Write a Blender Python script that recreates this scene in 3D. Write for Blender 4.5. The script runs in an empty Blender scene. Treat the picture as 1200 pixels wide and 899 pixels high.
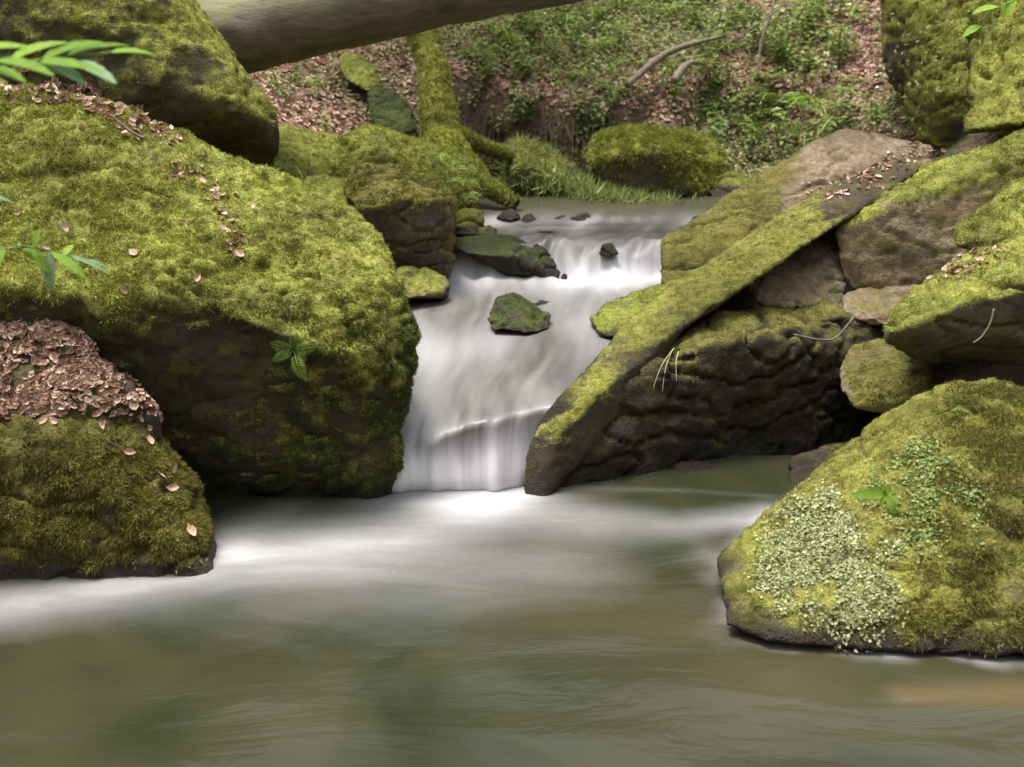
import bpy, bmesh, math, random
import numpy as np
from mathutils import Vector, Matrix
from mathutils.bvhtree import BVHTree

random.seed(7)
rng = np.random.default_rng(7)
SC = bpy.context.scene
COL = SC.collection

# ------------------------------------------------------------------ camera
F = 1200.0
PITCH = math.radians(16.24)
CAM = np.array([0.0, 0.0, 1.6])
fw = np.array([0, math.cos(PITCH), -math.sin(PITCH)])
up = np.array([0, math.sin(PITCH), math.cos(PITCH)])
rt = np.array([1.0, 0, 0])
cd = bpy.data.cameras.new('camera')
cam = bpy.data.objects.new('camera', cd)
COL.objects.link(cam)
cam.location = CAM
cam.rotation_euler = (math.pi / 2 - PITCH, 0, 0)
cd.sensor_width = 36
cd.lens = 36
cd.clip_start = 0.05
cd.clip_end = 400
cd.dof.use_dof = True
cd.dof.focus_distance = 4.2
cd.dof.aperture_fstop = 2.8
SC.camera = cam

# ------------------------------------------------------------------ light
SUN_EL, SUN_AZ = math.radians(79), math.radians(-75)      # azimuth from +Y towards +X
w = bpy.data.worlds.new('World')
SC.world = w
w.use_nodes = True
nt = w.node_tree
bg = nt.nodes['Background']
sky = nt.nodes.new('ShaderNodeTexSky')
sky.sky_type = 'NISHITA'
sky.sun_disc = False
sky.sun_elevation = SUN_EL
sky.sun_rotation = SUN_AZ
sky.air_density = 1.0
sky.dust_density = 4.0
sky.ozone_density = 0.6
hs = nt.nodes.new('ShaderNodeHueSaturation')
hs.inputs['Saturation'].default_value = 0.35
nt.links.new(sky.outputs[0], hs.inputs['Color'])
nt.links.new(hs.outputs[0], bg.inputs['Color'])
bg.inputs['Strength'].default_value = 0.15
sd = bpy.data.lights.new('sun', 'SUN')
sd.energy = 1.9
sd.angle = math.radians(20)
sd.color = (1.0, 0.95, 0.86)
sun = bpy.data.objects.new('sun', sd)
COL.objects.link(sun)
dv = Vector((math.sin(SUN_AZ) * math.cos(SUN_EL), math.cos(SUN_AZ) * math.cos(SUN_EL), math.sin(SUN_EL)))
sun.rotation_euler = dv.to_track_quat('Z', 'Y').to_euler()
sun.location = (0, 0, 20)
SC.view_settings.view_transform = 'Standard'
SC.view_settings.look = 'None'
SC.view_settings.exposure = 1.45
SC.view_settings.gamma = 1
SC.cycles.max_bounces = 6
SC.cycles.diffuse_bounces = 3
SC.cycles.glossy_bounces = 3
SC.cycles.transparent_max_bounces = 4

# ------------------------------------------------------------------ maths
def ray(px, py):
    return fw + rt * (px - 600) / F + up * (449.5 - py) / F
def at(px, py, Y):
    r = ray(px, py)
    return CAM + r * (Y / r[1])
def atz(px, py, z):
    r = ray(px, py)
    return CAM + r * ((z - CAM[2]) / r[2])
def proj(P):
    d = np.asarray(P) - CAM
    k = d @ fw
    k = np.where(k < 0.05, 0.05, k)
    return 600 + F * (d @ rt) / k, 449.5 - F * (d @ up) / k
def sstep(x, a, b):
    t = np.clip((x - a) / (b - a), 0, 1)
    return t * t * (3 - 2 * t)

_perm = rng.permutation(256).astype(np.int64)
_perm = np.concatenate([_perm, _perm, _perm])
_g = rng.normal(size=(256, 3)); _g /= np.linalg.norm(_g, axis=1)[:, None]
def noise(P, scale=1.0, seed=0.0):
    """gradient noise, about -1..1"""
    P = np.asarray(P, float) * scale + np.array([seed * 17.31, seed * 5.77, seed * 9.13])
    i = np.floor(P).astype(np.int64); f = P - i
    u = f * f * f * (f * (f * 6 - 15) + 10)
    i &= 255
    out = 0
    for dx in (0, 1):
        wx = u[:, 0] if dx else 1 - u[:, 0]
        for dy in (0, 1):
            wy = u[:, 1] if dy else 1 - u[:, 1]
            for dz in (0, 1):
                wz = u[:, 2] if dz else 1 - u[:, 2]
                h = _perm[_perm[_perm[(i[:, 0] + dx) & 255] + ((i[:, 1] + dy) & 255)] + ((i[:, 2] + dz) & 255)]
                g = _g[h]
                d = g[:, 0] * (f[:, 0] - dx) + g[:, 1] * (f[:, 1] - dy) + g[:, 2] * (f[:, 2] - dz)
                out = out + wx * wy * wz * d
    return out * 1.6
def fbm(P, scale, oct=3, seed=0.0):
    o, a, s = 0, 1, 0
    for k in range(oct):
        o = o + a * noise(P, scale * 2 ** k, seed + k); s += a; a *= 0.5
    return o / s

# ------------------------------------------------------------------ materials
def mat(name):
    m = bpy.data.materials.new(name)
    m.use_nodes = True
    return m, m.node_tree, m.node_tree.nodes['Principled BSDF']
class NB:
    def __init__(s, nt): s.nt = nt
    def n(s, t, **k):
        x = s.nt.nodes.new(t)
        for a, b in k.items(): setattr(x, a, b)
        return x
    def l(s, a, b): s.nt.links.new(a, b)
    def coord(s, scale=None, out='Object'):
        c = s.n('ShaderNodeTexCoord').outputs[out]
        if scale is None: return c
        m = s.n('ShaderNodeMapping'); m.inputs['Scale'].default_value = scale
        s.l(c, m.inputs['Vector']); return m.outputs[0]
    def noise(s, vec, scale, detail=4, rough=0.6, dist=0.0):
        x = s.n('ShaderNodeTexNoise'); x.inputs['Scale'].default_value = scale
        x.inputs['Detail'].default_value = detail; x.inputs['Roughness'].default_value = rough
        x.inputs['Distortion'].default_value = dist
        s.l(vec, x.inputs['Vector']); return x.outputs[0]
    def voro(s, vec, scale):
        x = s.n('ShaderNodeTexVoronoi'); x.inputs['Scale'].default_value = scale
        s.l(vec, x.inputs['Vector']); return x.outputs['Distance']
    def ramp(s, fac, stops):
        r = s.n('ShaderNodeValToRGB'); e = r.color_ramp.elements
        while len(e) < len(stops): e.new(0.5)
        for i, (p, c) in enumerate(stops):
            e[i].position = p
            e[i].color = (c, c, c, 1) if isinstance(c, (int, float)) else (*c, 1)
        s.l(fac, r.inputs[0]); return r.outputs[0]
    def mix(s, fac, a, b, bt='MIX'):
        x = s.n('ShaderNodeMix', data_type='RGBA', blend_type=bt)
        for sock, v in ((x.inputs[0], fac), (x.inputs[6], a), (x.inputs[7], b)):
            if hasattr(v, 'links'): s.l(v, sock)
            elif isinstance(v, (int, float)): sock.default_value = v if sock is x.inputs[0] else (v, v, v, 1)
            else: sock.default_value = (*v, 1)
        return x.outputs[2]
    def math(s, op, a, b=0.0, clamp=False):
        x = s.n('ShaderNodeMath', operation=op, use_clamp=clamp)
        for k, v in ((0, a), (1, b)):
            if hasattr(v, 'links'): s.l(v, x.inputs[k])
            else: x.inputs[k].default_value = v
        return x.outputs[0]
    def attr(s, name, out='Fac'):
        x = s.n('ShaderNodeAttribute', attribute_name=name); return x.outputs[out]
    def bump(s, h, strength, dist, bs, normal=None):
        x = s.n('ShaderNodeBump'); x.inputs['Strength'].default_value = strength
        x.inputs['Distance'].default_value = dist
        s.l(h, x.inputs['Height'])
        if normal is not None: s.l(normal, x.inputs['Normal'])
        if bs is not None: s.l(x.outputs[0], bs.inputs['Normal'])
        return x.outputs[0]

YELLOW = ((0.12, 0.128, 0.022), (0.295, 0.31, 0.05), (0.53, 0.545, 0.13))
FRONT = ((0.115, 0.112, 0.02), (0.26, 0.255, 0.045), (0.46, 0.455, 0.11))
OLIVE = ((0.085, 0.08, 0.018), (0.19, 0.175, 0.036), (0.36, 0.33, 0.08))
GREEN = ((0.11, 0.125, 0.02), (0.25, 0.275, 0.04), (0.45, 0.47, 0.09))
DEEP = ((0.03, 0.045, 0.012), (0.065, 0.088, 0.02), (0.13, 0.155, 0.035))
def rock_mat(name, moss, rk=((0.085, 0.07, 0.05), (0.20, 0.165, 0.125)), grey=(0.19, 0.18, 0.13)):
    m, t, b = mat(name); N = NB(t)
    c = N.coord()
    warp = N.noise(c, 2.5, 3)
    n1 = N.noise(c, 5, 6, 0.65, 0.3); n2 = N.noise(c, 38, 5, 0.7); n3 = N.noise(c, 130, 3, 0.7)
    rc = N.mix(N.ramp(n1, [(0.3, 0.0), (0.68, 1.0)]), rk[0], rk[1])
    rc = N.mix(N.ramp(warp, [(0.52, 0.0), (0.66, 0.7)]), rc, grey)
    rc = N.mix(N.ramp(n2, [(0.3, 0.75), (0.7, 0.0)]), rc, (0.05, 0.04, 0.028))
    rc = N.mix(N.ramp(N.noise(c, 9, 5, 0.7), [(0.5, 0.0), (0.64, 0.65)]), rc, moss[0])       # thin film of algae
    mc = N.mix(N.ramp(n1, [(0.3, 0.0), (0.7, 1.0)]), moss[0], moss[1])
    mc = N.mix(N.ramp(n2, [(0.42, 0.0), (0.75, 0.75)]), mc, moss[2])
    mc = N.mix(N.ramp(n3, [(0.3, 0.7), (0.55, 0.0)]), mc, tuple(0.35 * v for v in moss[0]))
    mc = N.mix(N.ramp(N.noise(c, 3.2, 4, 0.7), [(0.58, 0.0), (0.72, 0.4)]), mc, (0.20, 0.15, 0.04))
    mc = N.mix(N.ramp(N.noise(c, 1.7, 4, 0.65), [(0.38, 0.55), (0.56, 0.0)]), mc, tuple(0.45 * v for v in moss[0]))
    a = N.attr('moss')
    f = N.math('ADD', N.math('MULTIPLY', N.math('SUBTRACT', a, 0.5), 2.0), N.math('MULTIPLY', N.math('SUBTRACT', n2, 0.5), 2.0))
    f = N.math('ADD', f, 0.5, clamp=True)
    colr = N.mix(f, rc, mc)
    wet = N.attr('wet')
    colr = N.mix(N.math('MULTIPLY', wet, 0.8), colr, (0.018, 0.014, 0.009))
    N.l(colr, b.inputs['Base Color'])
    r = N.math('SUBTRACT', 0.92, N.math('MULTIPLY', wet, 0.62))
    N.l(r, b.inputs['Roughness'])
    b.inputs['Specular IOR Level'].default_value = 0.25
    h = N.math('ADD', N.math('MULTIPLY', n2, 1.0), N.math('MULTIPLY', n3, 0.45))
    N.bump(h, 0.8, 0.03, b)
    return m
def blade_mat(name, moss, sc=1.0):
    m, t, b = mat(name); N = NB(t)
    c = N.coord()
    n1 = N.noise(c, 5, 6, 0.65, 0.3)
    rnd = N.attr('tint')
    mc = N.mix(N.ramp(n1, [(0.3, 0.0), (0.7, 1.0)]), moss[0], moss[1])
    mc = N.mix(N.ramp(rnd, [(0.35, 0.0), (1.0, 1.0)]), mc, moss[2])
    mc = N.mix(N.ramp(N.noise(c, 3.2, 4, 0.7), [(0.58, 0.0), (0.74, 0.45)]), mc, (0.28, 0.21, 0.05))
    mc = N.mix(N.ramp(N.noise(c, 1.7, 4, 0.65), [(0.38, 0.6), (0.56, 0.0)]), mc, moss[0])
    mc = N.mix(N.ramp(N.noise(c, 11, 4, 0.65), [(0.36, 0.6), (0.52, 0.0)]), mc, moss[0])
    N.l(mc, b.inputs['Base Color'])
    b.inputs['Roughness'].default_value = 0.75
    b.inputs['Specular IOR Level'].default_value = 0.2
    tr = N.n('ShaderNodeBsdfTranslucent'); N.l(mc, tr.inputs[0])
    mx = N.n('ShaderNodeMixShader'); mx.inputs[0].default_value = 0.35
    out = t.nodes['Material Output']
    N.l(b.outputs[0], mx.inputs[1]); N.l(tr.outputs[0], mx.inputs[2]); N.l(mx.outputs[0], out.inputs[0])
    return m
def leaf_mat(name, stops, rough=0.55, trans=0.35, spec=0.3):
    m, t, b = mat(name); N = NB(t)
    rnd = N.attr('tint')
    c = N.ramp(rnd, stops)
    c = N.mix(N.ramp(N.noise(N.coord(), 60, 3), [(0.3, 0.35), (0.6, 0.0)]), c, tuple(0.35 * v for v in stops[0][1]))
    N.l(c, b.inputs['Base Color'])
    b.inputs['Roughness'].default_value = rough
    b.inputs['Specular IOR Level'].default_value = spec
    tr = N.n('ShaderNodeBsdfTranslucent'); N.l(c, tr.inputs[0])
    mx = N.n('ShaderNodeMixShader'); mx.inputs[0].default_value = trans
    N.l(b.outputs[0], mx.inputs[1]); N.l(tr.outputs[0], mx.inputs[2]); N.l(mx.outputs[0], t.nodes['Material Output'].inputs[0])
    return m
RM = {'beamk': rock_mat('beam_slab_rock', FRONT, ((0.03, 0.023, 0.013), (0.09, 0.068, 0.04)), (0.10, 0.085, 0.06)), 'front': rock_mat('front_moss_rock', FRONT), 'earth': rock_mat('earthy_rock', OLIVE, ((0.22, 0.16, 0.09), (0.46, 0.36, 0.24)), (0.46, 0.40, 0.31)), 'yellow': rock_mat('yellow_moss_rock', YELLOW), 'olive': rock_mat('olive_moss_rock', OLIVE),
      'green': rock_mat('green_moss_rock', GREEN), 'deep': rock_mat('deep_moss_rock', DEEP),
      'dark': rock_mat('dark_faced_rock', YELLOW, ((0.03, 0.029, 0.012), (0.07, 0.066, 0.026)), (0.085, 0.08, 0.05)),  # dark algae tone that also carries the shade of the overhanging faces
      'darko': rock_mat('dark_olive_rock', OLIVE, ((0.010, 0.008, 0.005), (0.034, 0.026, 0.015)), (0.04, 0.033, 0.022)),  # rock colour lowered to deepen the shade under the overhang
      'wet': rock_mat('wet_rock', DEEP, ((0.014, 0.012, 0.008), (0.04, 0.034, 0.024)), (0.06, 0.055, 0.045)),
      'tan': rock_mat('tan_rock', YELLOW, ((0.20, 0.14, 0.075), (0.44, 0.33, 0.20)), (0.42, 0.35, 0.25)),
      'red': rock_mat('red_rock', OLIVE, ((0.22, 0.12, 0.08), (0.42, 0.28, 0.22)), (0.33, 0.26, 0.24))}
BM = {'beamk': blade_mat('beam_moss', FRONT), 'front': blade_mat('front_moss', FRONT), 'earth': blade_mat('thin_moss', OLIVE), 'yellow': blade_mat('yellow_moss', YELLOW), 'olive': blade_mat('olive_moss', OLIVE),
      'green': blade_mat('green_moss', GREEN), 'deep': blade_mat('deep_moss', DEEP),
      'dark': blade_mat('boulder_yellow_moss', YELLOW), 'darko': blade_mat('slab_moss', OLIVE), 'wet': blade_mat('wet_moss', DEEP), 'tan': blade_mat('tan_moss', YELLOW), 'red': blade_mat('red_moss', OLIVE)}  # moss of the dark-faced boulders uses the plain yellow palette
LITTER = leaf_mat('dry_leaves', [(0.0, (0.13, 0.075, 0.045)), (0.35, (0.36, 0.22, 0.15)), (0.75, (0.58, 0.41, 0.31)), (1.0, (0.72, 0.60, 0.49))], 0.7, 0.1, 0.15)
HERB = leaf_mat('herb_leaves', [(0.0, (0.11, 0.16, 0.035)), (0.5, (0.23, 0.30, 0.08)), (1.0, (0.40, 0.48, 0.17))])
COVER = leaf_mat('cover_leaves', [(0.0, (0.11, 0.14, 0.035)), (0.5, (0.23, 0.28, 0.075)), (1.0, (0.48, 0.52, 0.20))])
BRIGHT = leaf_mat('fresh_leaves', [(0.0, (0.14, 0.26, 0.03)), (0.5, (0.22, 0.38, 0.05)), (1.0, (0.28, 0.44, 0.06))], 0.65, 0.45, 0.12)
SILVER = leaf_mat('glossy_leaves', [(0.0, (0.14, 0.25, 0.12)), (1.0, (0.24, 0.36, 0.20))], 0.55, 0.25, 0.2)
FERNM = leaf_mat('fern_green', [(0.0, (0.10, 0.17, 0.02)), (0.5, (0.22, 0.34, 0.05)), (1.0, (0.38, 0.52, 0.13))])
LIVER = leaf_mat('liverwort_green', [(0.0, (0.15, 0.18, 0.06)), (0.5, (0.30, 0.33, 0.14)), (1.0, (0.50, 0.52, 0.30))], 0.6, 0.15)
def plain(name, a, b_, sc=20, rough=0.85):
    m, t, b = mat(name); N = NB(t); c = N.coord()
    n = N.noise(c, sc, 6, 0.7)
    N.l(N.mix(N.ramp(n, [(0.3, 0.0), (0.7, 1.0)]), a, b_), b.inputs['Base Color'])
    b.inputs['Roughness'].default_value = rough
    N.bump(n, 0.7, 0.02, b)
    return m
TWIG = plain('twig_bark', (0.10, 0.075, 0.05), (0.24, 0.19, 0.14), 30)
ROOTM = plain('root_bark', (0.07, 0.045, 0.03), (0.22, 0.16, 0.11), 40)
STEMG = plain('green_stem', (0.12, 0.20, 0.05), (0.2, 0.28, 0.08), 30)

# ------------------------------------------------------------------ mesh helpers
def mesh_np(name, V, faces_flat, nper, smooth=True):
    """faces_flat: (n, nper) int array"""
    me = bpy.data.meshes.new(name)
    nf = len(faces_flat)
    me.vertices.add(len(V)); me.loops.add(nf * nper); me.polygons.add(nf)
    me.vertices.foreach_set('co', np.ascontiguousarray(V, dtype=np.float32).ravel())
    me.loops.foreach_set('vertex_index', np.ascontiguousarray(faces_flat, dtype=np.int32).ravel())
    me.polygons.foreach_set('loop_start', np.arange(0, nf * nper, nper, dtype=np.int32))
    me.polygons.foreach_set('use_smooth', np.full(nf, smooth))
    me.update(calc_edges=True)
    return me
def fattr(me, name, vals):
    a = me.attributes.new(name, 'FLOAT', 'POINT')
    a.data.foreach_set('value', np.ascontiguousarray(vals, dtype=np.float32))
def link(name, me, m, parent=None, loc=(0, 0, 0)):
    o = bpy.data.objects.new(name, me)
    COL.objects.link(o)
    if m is not None and not me.materials: me.materials.append(m)
    o.location = loc
    if parent is not None: o.parent = parent
    return o
def tag(o, label=None, cat=None, group=None, kind=None):
    if label: o['label'] = label
    if cat: o['category'] = cat
    if group: o['group'] = group
    if kind: o['kind'] = kind
    return o
def empty(name, loc=(0, 0, 0), rz=0.0):
    o = bpy.data.objects.new(name, None); COL.objects.link(o)
    o.location = loc; o.rotation_euler = (0, 0, rz); o.empty_display_size = 0.05
    return o
def copy_tree(o, parent=None):
    c = o.copy(); COL.objects.link(c)
    if parent is not None: c.parent = parent
    for ch in list(o.children): copy_tree(ch, c)
    return c

class Surf:
    """numpy view of a quad/tri surface for scattering"""
    def __init__(s, V, Fc):
        s.V, s.F = V, Fc
        a, b, c = V[Fc[:, 0]], V[Fc[:, 1]], V[Fc[:, 2]]
        d = V[Fc[:, 3]] if Fc.shape[1] == 4 else c
        n = np.cross(c - a, d - b) if Fc.shape[1] == 4 else np.cross(b - a, c - a)
        L = np.linalg.norm(n, axis=1) + 1e-12
        s.area = L / 2; s.fn = n / L[:, None]
        s.cen = V[Fc].mean(axis=1)
    def vnormals(s):
        out = np.zeros_like(s.V)
        w_ = s.fn * s.area[:, None]
        for k in range(s.F.shape[1]):
            for j in range(3):
                out[:, j] += np.bincount(s.F[:, k], w_[:, j], minlength=len(s.V))
        return out / (np.linalg.norm(out, axis=1)[:, None] + 1e-12)
    def scatter(s, weight, dens=None, n=None):
        p = s.area * weight
        tot = p.sum()
        if tot <= 0: return np.zeros((0, 3)), np.zeros((0, 3)), np.zeros(0, int)
        if n is None: n = int(tot * dens)
        idx = rng.choice(len(p), size=n, p=p / tot)
        u, v = rng.random(n)[:, None], rng.random(n)[:, None]
        Fc = s.F[idx]
        if Fc.shape[1] == 4:
            A, B, C_, D = (s.V[Fc[:, k]] for k in range(4))
            P = (A * (1 - u) + B * u) * (1 - v) + (D * (1 - u) + C_ * u) * v
        else:
            f = (u + v) > 1; u = np.where(f, 1 - u, u); v = np.where(f, 1 - v, v)
            A, B, C_ = (s.V[Fc[:, k]] for k in range(3))
            P = A + (B - A) * u + (C_ - A) * v
        return P, s.fn[idx], idx

def frames(dirs, roll=None):
    """rotation matrices whose z column is dirs"""
    z = dirs / (np.linalg.norm(dirs, axis=1)[:, None] + 1e-12)
    r = rng.normal(size=z.shape)
    x = np.cross(r, z); x /= np.linalg.norm(x, axis=1)[:, None] + 1e-12
    y = np.cross(z, x)
    return np.stack([x, y, z], axis=2)
def bake(name, tv, tf, P, R, S, m, tint=None, parent=None, smooth=False):
    """merge copies of a template (tv verts, tf faces) as one mesh"""
    n, k = len(P), len(tv)
    if np.ndim(S) == 1: S = S[:, None]
    L = tv[None, :, :] * (S[:, None, :] if S.shape[1] == 3 else S[:, :, None])
    V = np.einsum('nij,nkj->nki', R, L) + P[:, None, :]
    Fc = tf[None] + (np.arange(n) * k)[:, None, None]
    me = mesh_np(name, V.reshape(-1, 3), Fc.reshape(-1, tf.shape[1]), tf.shape[1], smooth)
    if tint is None: tint = rng.random(n)
    fattr(me, 'tint', np.repeat(tint, k))
    return link(name, me, m, parent)

BLADE_V = np.array([[-0.11, 0, 0], [0.11, 0, 0], [0, 0.12, 1.0]])
BLADE_F = np.array([[0, 1, 2]])
LEAF_V = np.array([[0, -0.5, 0], [-0.27, -0.05, 0.10], [0.27, -0.05, 0.12], [0, 0.0, -0.02], [0, 0.55, 0.10]])
LEAF_F = np.array([[0, 3, 1], [0, 2, 3], [3, 4, 1], [3, 2, 4]])
CURL_V = np.array([[0, -0.5, 0.10], [-0.22, -0.25, 0.12], [0.20, -0.28, 0.02], [-0.29, 0.08, 0.20], [0.27, 0.05, 0.08], [-0.12, 0.36, 0.20], [0.15, 0.34, 0.12], [0.03, 0.52, 0.24], [0, -0.1, -0.03], [0, 0.2, 0.02]])
CURL_F = np.array([[0, 8, 1], [0, 2, 8], [1, 8, 3], [8, 2, 4], [8, 9, 3], [8, 4, 9], [3, 9, 5], [9, 4, 6], [9, 7, 5], [9, 6, 7]])

def remesh_hulls(hulls, vox):
    bm = bmesh.new()
    for h in hulls:
        vs = [bm.verts.new(tuple(p)) for p in h]
        r = bmesh.ops.convex_hull(bm, input=vs)
        dead = [e for e in r['geom_interior'] + r['geom_unused'] if isinstance(e, bmesh.types.BMVert)]
        if dead: bmesh.ops.delete(bm, geom=list(set(dead)), context='VERTS')
    bmesh.ops.recalc_face_normals(bm, faces=bm.faces)
    me = bpy.data.meshes.new('tmp'); bm.to_mesh(me); bm.free()
    o = bpy.data.objects.new('tmp', me); COL.objects.link(o)
    md = o.modifiers.new('r', 'REMESH'); md.mode = 'VOXEL'; md.voxel_size = vox
    dg = bpy.context.evaluated_depsgraph_get()
    ev = o.evaluated_get(dg); m2 = ev.to_mesh()
    V = np.empty(len(m2.vertices) * 3, np.float32); m2.vertices.foreach_get('co', V)
    Fc = np.empty(len(m2.loops), np.int32); m2.loops.foreach_get('vertex_index', Fc)
    V = V.reshape(-1, 3).astype(float); Fc = Fc.reshape(-1, 4)
    ev.to_mesh_clear(); bpy.data.objects.remove(o); bpy.data.meshes.remove(me)
    return V, Fc
def smooth_np(V, Fc, it, lam=0.6):
    E = np.concatenate([Fc[:, [0, 1]], Fc[:, [1, 2]], Fc[:, [2, 3]], Fc[:, [3, 0]]])
    deg = np.bincount(E[:, 0], minlength=len(V)) + np.bincount(E[:, 1], minlength=len(V))
    for _ in range(it):
        A = np.empty_like(V)
        for j in range(3):
            A[:, j] = (np.bincount(E[:, 0], V[E[:, 1], j], minlength=len(V)) + np.bincount(E[:, 1], V[E[:, 0], j], minlength=len(V))) / deg
        V = V + lam * (A - V)
    return V

# water level along the stream (by world y)
def wlevel(Y):
    return np.interp(Y, [3.92, 3.98, 4.25, 4.6, 5.2, 5.8, 6.05, 6.3, 6.62, 6.7, 7.6], [0, .28, .36, .42, .48, .51, .70, .73, .75, .80, .82])

SURFS = {}
NSEED = [0]
def rock(name, label, cat, hulls, back=0.5, shrink=0.85, vox=0.02, smooth=4, disp=(0.035, 0.018, 0.006), fine=True,
         kind='yellow', bias=0.15, cushion=0.02, blades=20000, blen=0.016, paint=(), key=None, structure=False,
         droop=0.5, crack=1.0, strata=0.0, wetband=0.06, group=None, mossname='moss'):
    """hulls: lists of (px, py, Y) relief points; every point gets a partner farther along its own sight line, so the
    boulder has real thickness"""
    NSEED[0] += 1; sd_ = NSEED[0] * 3.7
    hh = []
    for h in hulls:
        bk = back
        if isinstance(h, dict): bk = h.get('back', back); h = h['p']
        a = np.array([q[:3] for q in h], float)
        c = a.mean(axis=0)
        pts = [at(*q) for q in a]
        for q in a:
            pts.append(at(c[0] + (q[0] - c[0]) * shrink, c[1] + (q[1] - c[1]) * shrink, q[2] + bk))
        hh.append(pts)
    V, Fc = remesh_hulls(hh, vox)
    V = smooth_np(V, Fc, smooth)
    s = Surf(V, Fc); n = s.vnormals()
    size = 1.0
    d = disp[0] * fbm(V, 2.2, 2, sd_) + disp[1] * fbm(V, 8, 3, sd_ + 9)
    if fine: d = d + disp[2] * fbm(V, 34, 2, sd_ + 21)
    rid = 1 - np.abs(fbm(V * np.array([1, 1, 2.2]), 3.2, 2, sd_ + 33)) * 3
    d = d - crack * disp[1] * 1.2 * sstep(rid, 0.72, 1.0)                          # cracks
    if strata: d = d + strata * fbm(V * np.array([0.5, 0.5, 5.0]), 3.0, 3, sd_ + 50)
    V = V + n * d[:, None]
    s = Surf(V, Fc); n = s.vnormals()
    px, py = proj(V)
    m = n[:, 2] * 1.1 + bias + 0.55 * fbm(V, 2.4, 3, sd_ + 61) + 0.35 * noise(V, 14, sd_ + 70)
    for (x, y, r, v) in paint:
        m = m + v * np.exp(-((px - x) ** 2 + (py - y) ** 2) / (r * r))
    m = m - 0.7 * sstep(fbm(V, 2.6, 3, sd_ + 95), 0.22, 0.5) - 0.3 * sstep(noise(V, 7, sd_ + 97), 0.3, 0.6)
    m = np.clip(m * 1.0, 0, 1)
    wl = wlevel(V[:, 1]) * (V[:, 0] < 0.35 + (V[:, 1] - 4.2) * 0.45)
    m = m * sstep(V[:, 2] - wl + 0.03 * noise(V, 9, 3), wetband * 0.5, wetband * 1.6)
    wet = 1 - sstep(V[:, 2] - wl + 0.03 * noise(V, 7, 5), wetband * 0.7, wetband * 1.8)
    cn = 0.4 + 0.35 * (1 - np.abs(noise(V, 9, sd_ + 80)) * 2.4) + 0.35 * noise(V, 26, sd_ + 85) + 0.35 * noise(V, 55, sd_ + 90)
    V = V + n * (m * cushion * cn)[:, None]
    s = Surf(V, Fc)
    base = np.array([V[:, 0].mean(), V[:, 1].mean(), V[:, 2].min()])
    me = mesh_np(name, V - base, Fc, 4)
    fattr(me, 'moss', m); fattr(me, 'wet', wet)
    o = link(name, me, RM[kind], None, base)
    if structure: tag(o, kind='structure')
    else: tag(o, label, cat, group)
    mf = m[Fc].mean(axis=1)
    view = CAM - s.cen; view /= np.linalg.norm(view, axis=1)[:, None]
    fac = np.einsum('ij,ij->i', view, s.fn)
    s.mf, s.fac, s.base, s.obj = mf, fac, base, o
    fx, fy = proj(s.cen); s.fx, s.fy = fx, fy
    vis = (fac > -0.45) & (fx > -120) & (fx < 1320) & (fy > -120)
    if blades:
        wgt = np.where(vis, np.clip(mf * 1.3 - 0.2, 0, 1), 0)
        clump = np.clip(0.5 + 1.1 * noise(s.cen, 22, sd_ + 5) + 0.6 * fbm(s.cen, 4, 2, sd_ + 6), 0.10, 1.5)
        P, Nn, idx = s.scatter(wgt * clump, blades * 1.9); blen = blen * 0.58
        k = len(P)
        if k:
            dirs = Nn * 0.9 + rng.normal(size=(k, 3)) * 0.55
            dirs[:, 2] -= droop * (1 - np.clip(Nn[:, 2], 0, 1)) * 0.9
            L = blen * (0.5 + rng.random(k)) * (0.55 + 0.6 * np.clip(clump[idx], 0, 1))
            t = np.clip(0.45 * rng.random(k) + 0.55 * (0.5 + 0.8 * noise(P, 26, sd_ + 7)) , 0, 1)
            b = bake(mossname, BLADE_V, BLADE_F, P - base - Nn * 0.002, frames(dirs), np.stack([L * 1.3, L * 1.3, L], 1), BM[kind], t, o)
            b['kind'] = 'stuff'
    if key: SURFS[key] = s
    return o

# ------------------------------------------------------------------ ground
cp = [(340,150,7.0),(400,205,6.9),(330,200,6.1),(300,110,7.8),(420,120,8.2),(480,60,9.2),(560,205,8.0),(560,150,8.5),(600,100,9.0),(600,0,10.2),
      (700,225,8.1),(700,150,8.6),(750,50,9.8),(850,205,8.2),(900,150,8.5),(950,50,9.6),(1030,150,8.2),(1040,50,9.5),(900,-50,11.0),(600,-60,11.2),(300,0,9.4),
      (650,175,8.45),(800,120,8.9),(860,90,9.2),(200,100,6.5),(60,100,5.4)]
CP = [tuple(at(*c)) for c in cp]
CP += [(-7,14,6.5),(0,14.5,6.8),(7,14,6.5),(-8,24,13),(0,24,13),(8,24,13),(-2.6,4.2,1.0),(-3.4,5.5,2.2),(-5.5,4,4.2),(-9,3,8.5),(-5.5,8,5),(-9,9,8.5),
       (2.9,4.2,0.7),(3.3,5.4,1.2),(4.2,6.5,3.4),(5.4,4,4.4),(9,3,8.5),(9,9,8.5),(5.4,8.5,4.2),(-2.9,0,0.5),(-5.5,0,4.2),(-9.5,0,8.5),(2.9,0,0.5),(5.5,0,4.2),(9.5,0,8.5),
       (-2.9,-4,0.6),(-6,-5,5),(2.9,-4,0.6),(6,-5,5),(0,-8,1.0),(0,-11,5),(-6,-11,8),(6,-11,8),(0,-16,10),(-16,0,13),(16,0,13),(-16,18,14),(16,18,14),(-14,-14,13),(14,-14,13)]  # unseen high banks around and behind the camera, raised to block low skylight
CP = np.array(CP)
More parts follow.
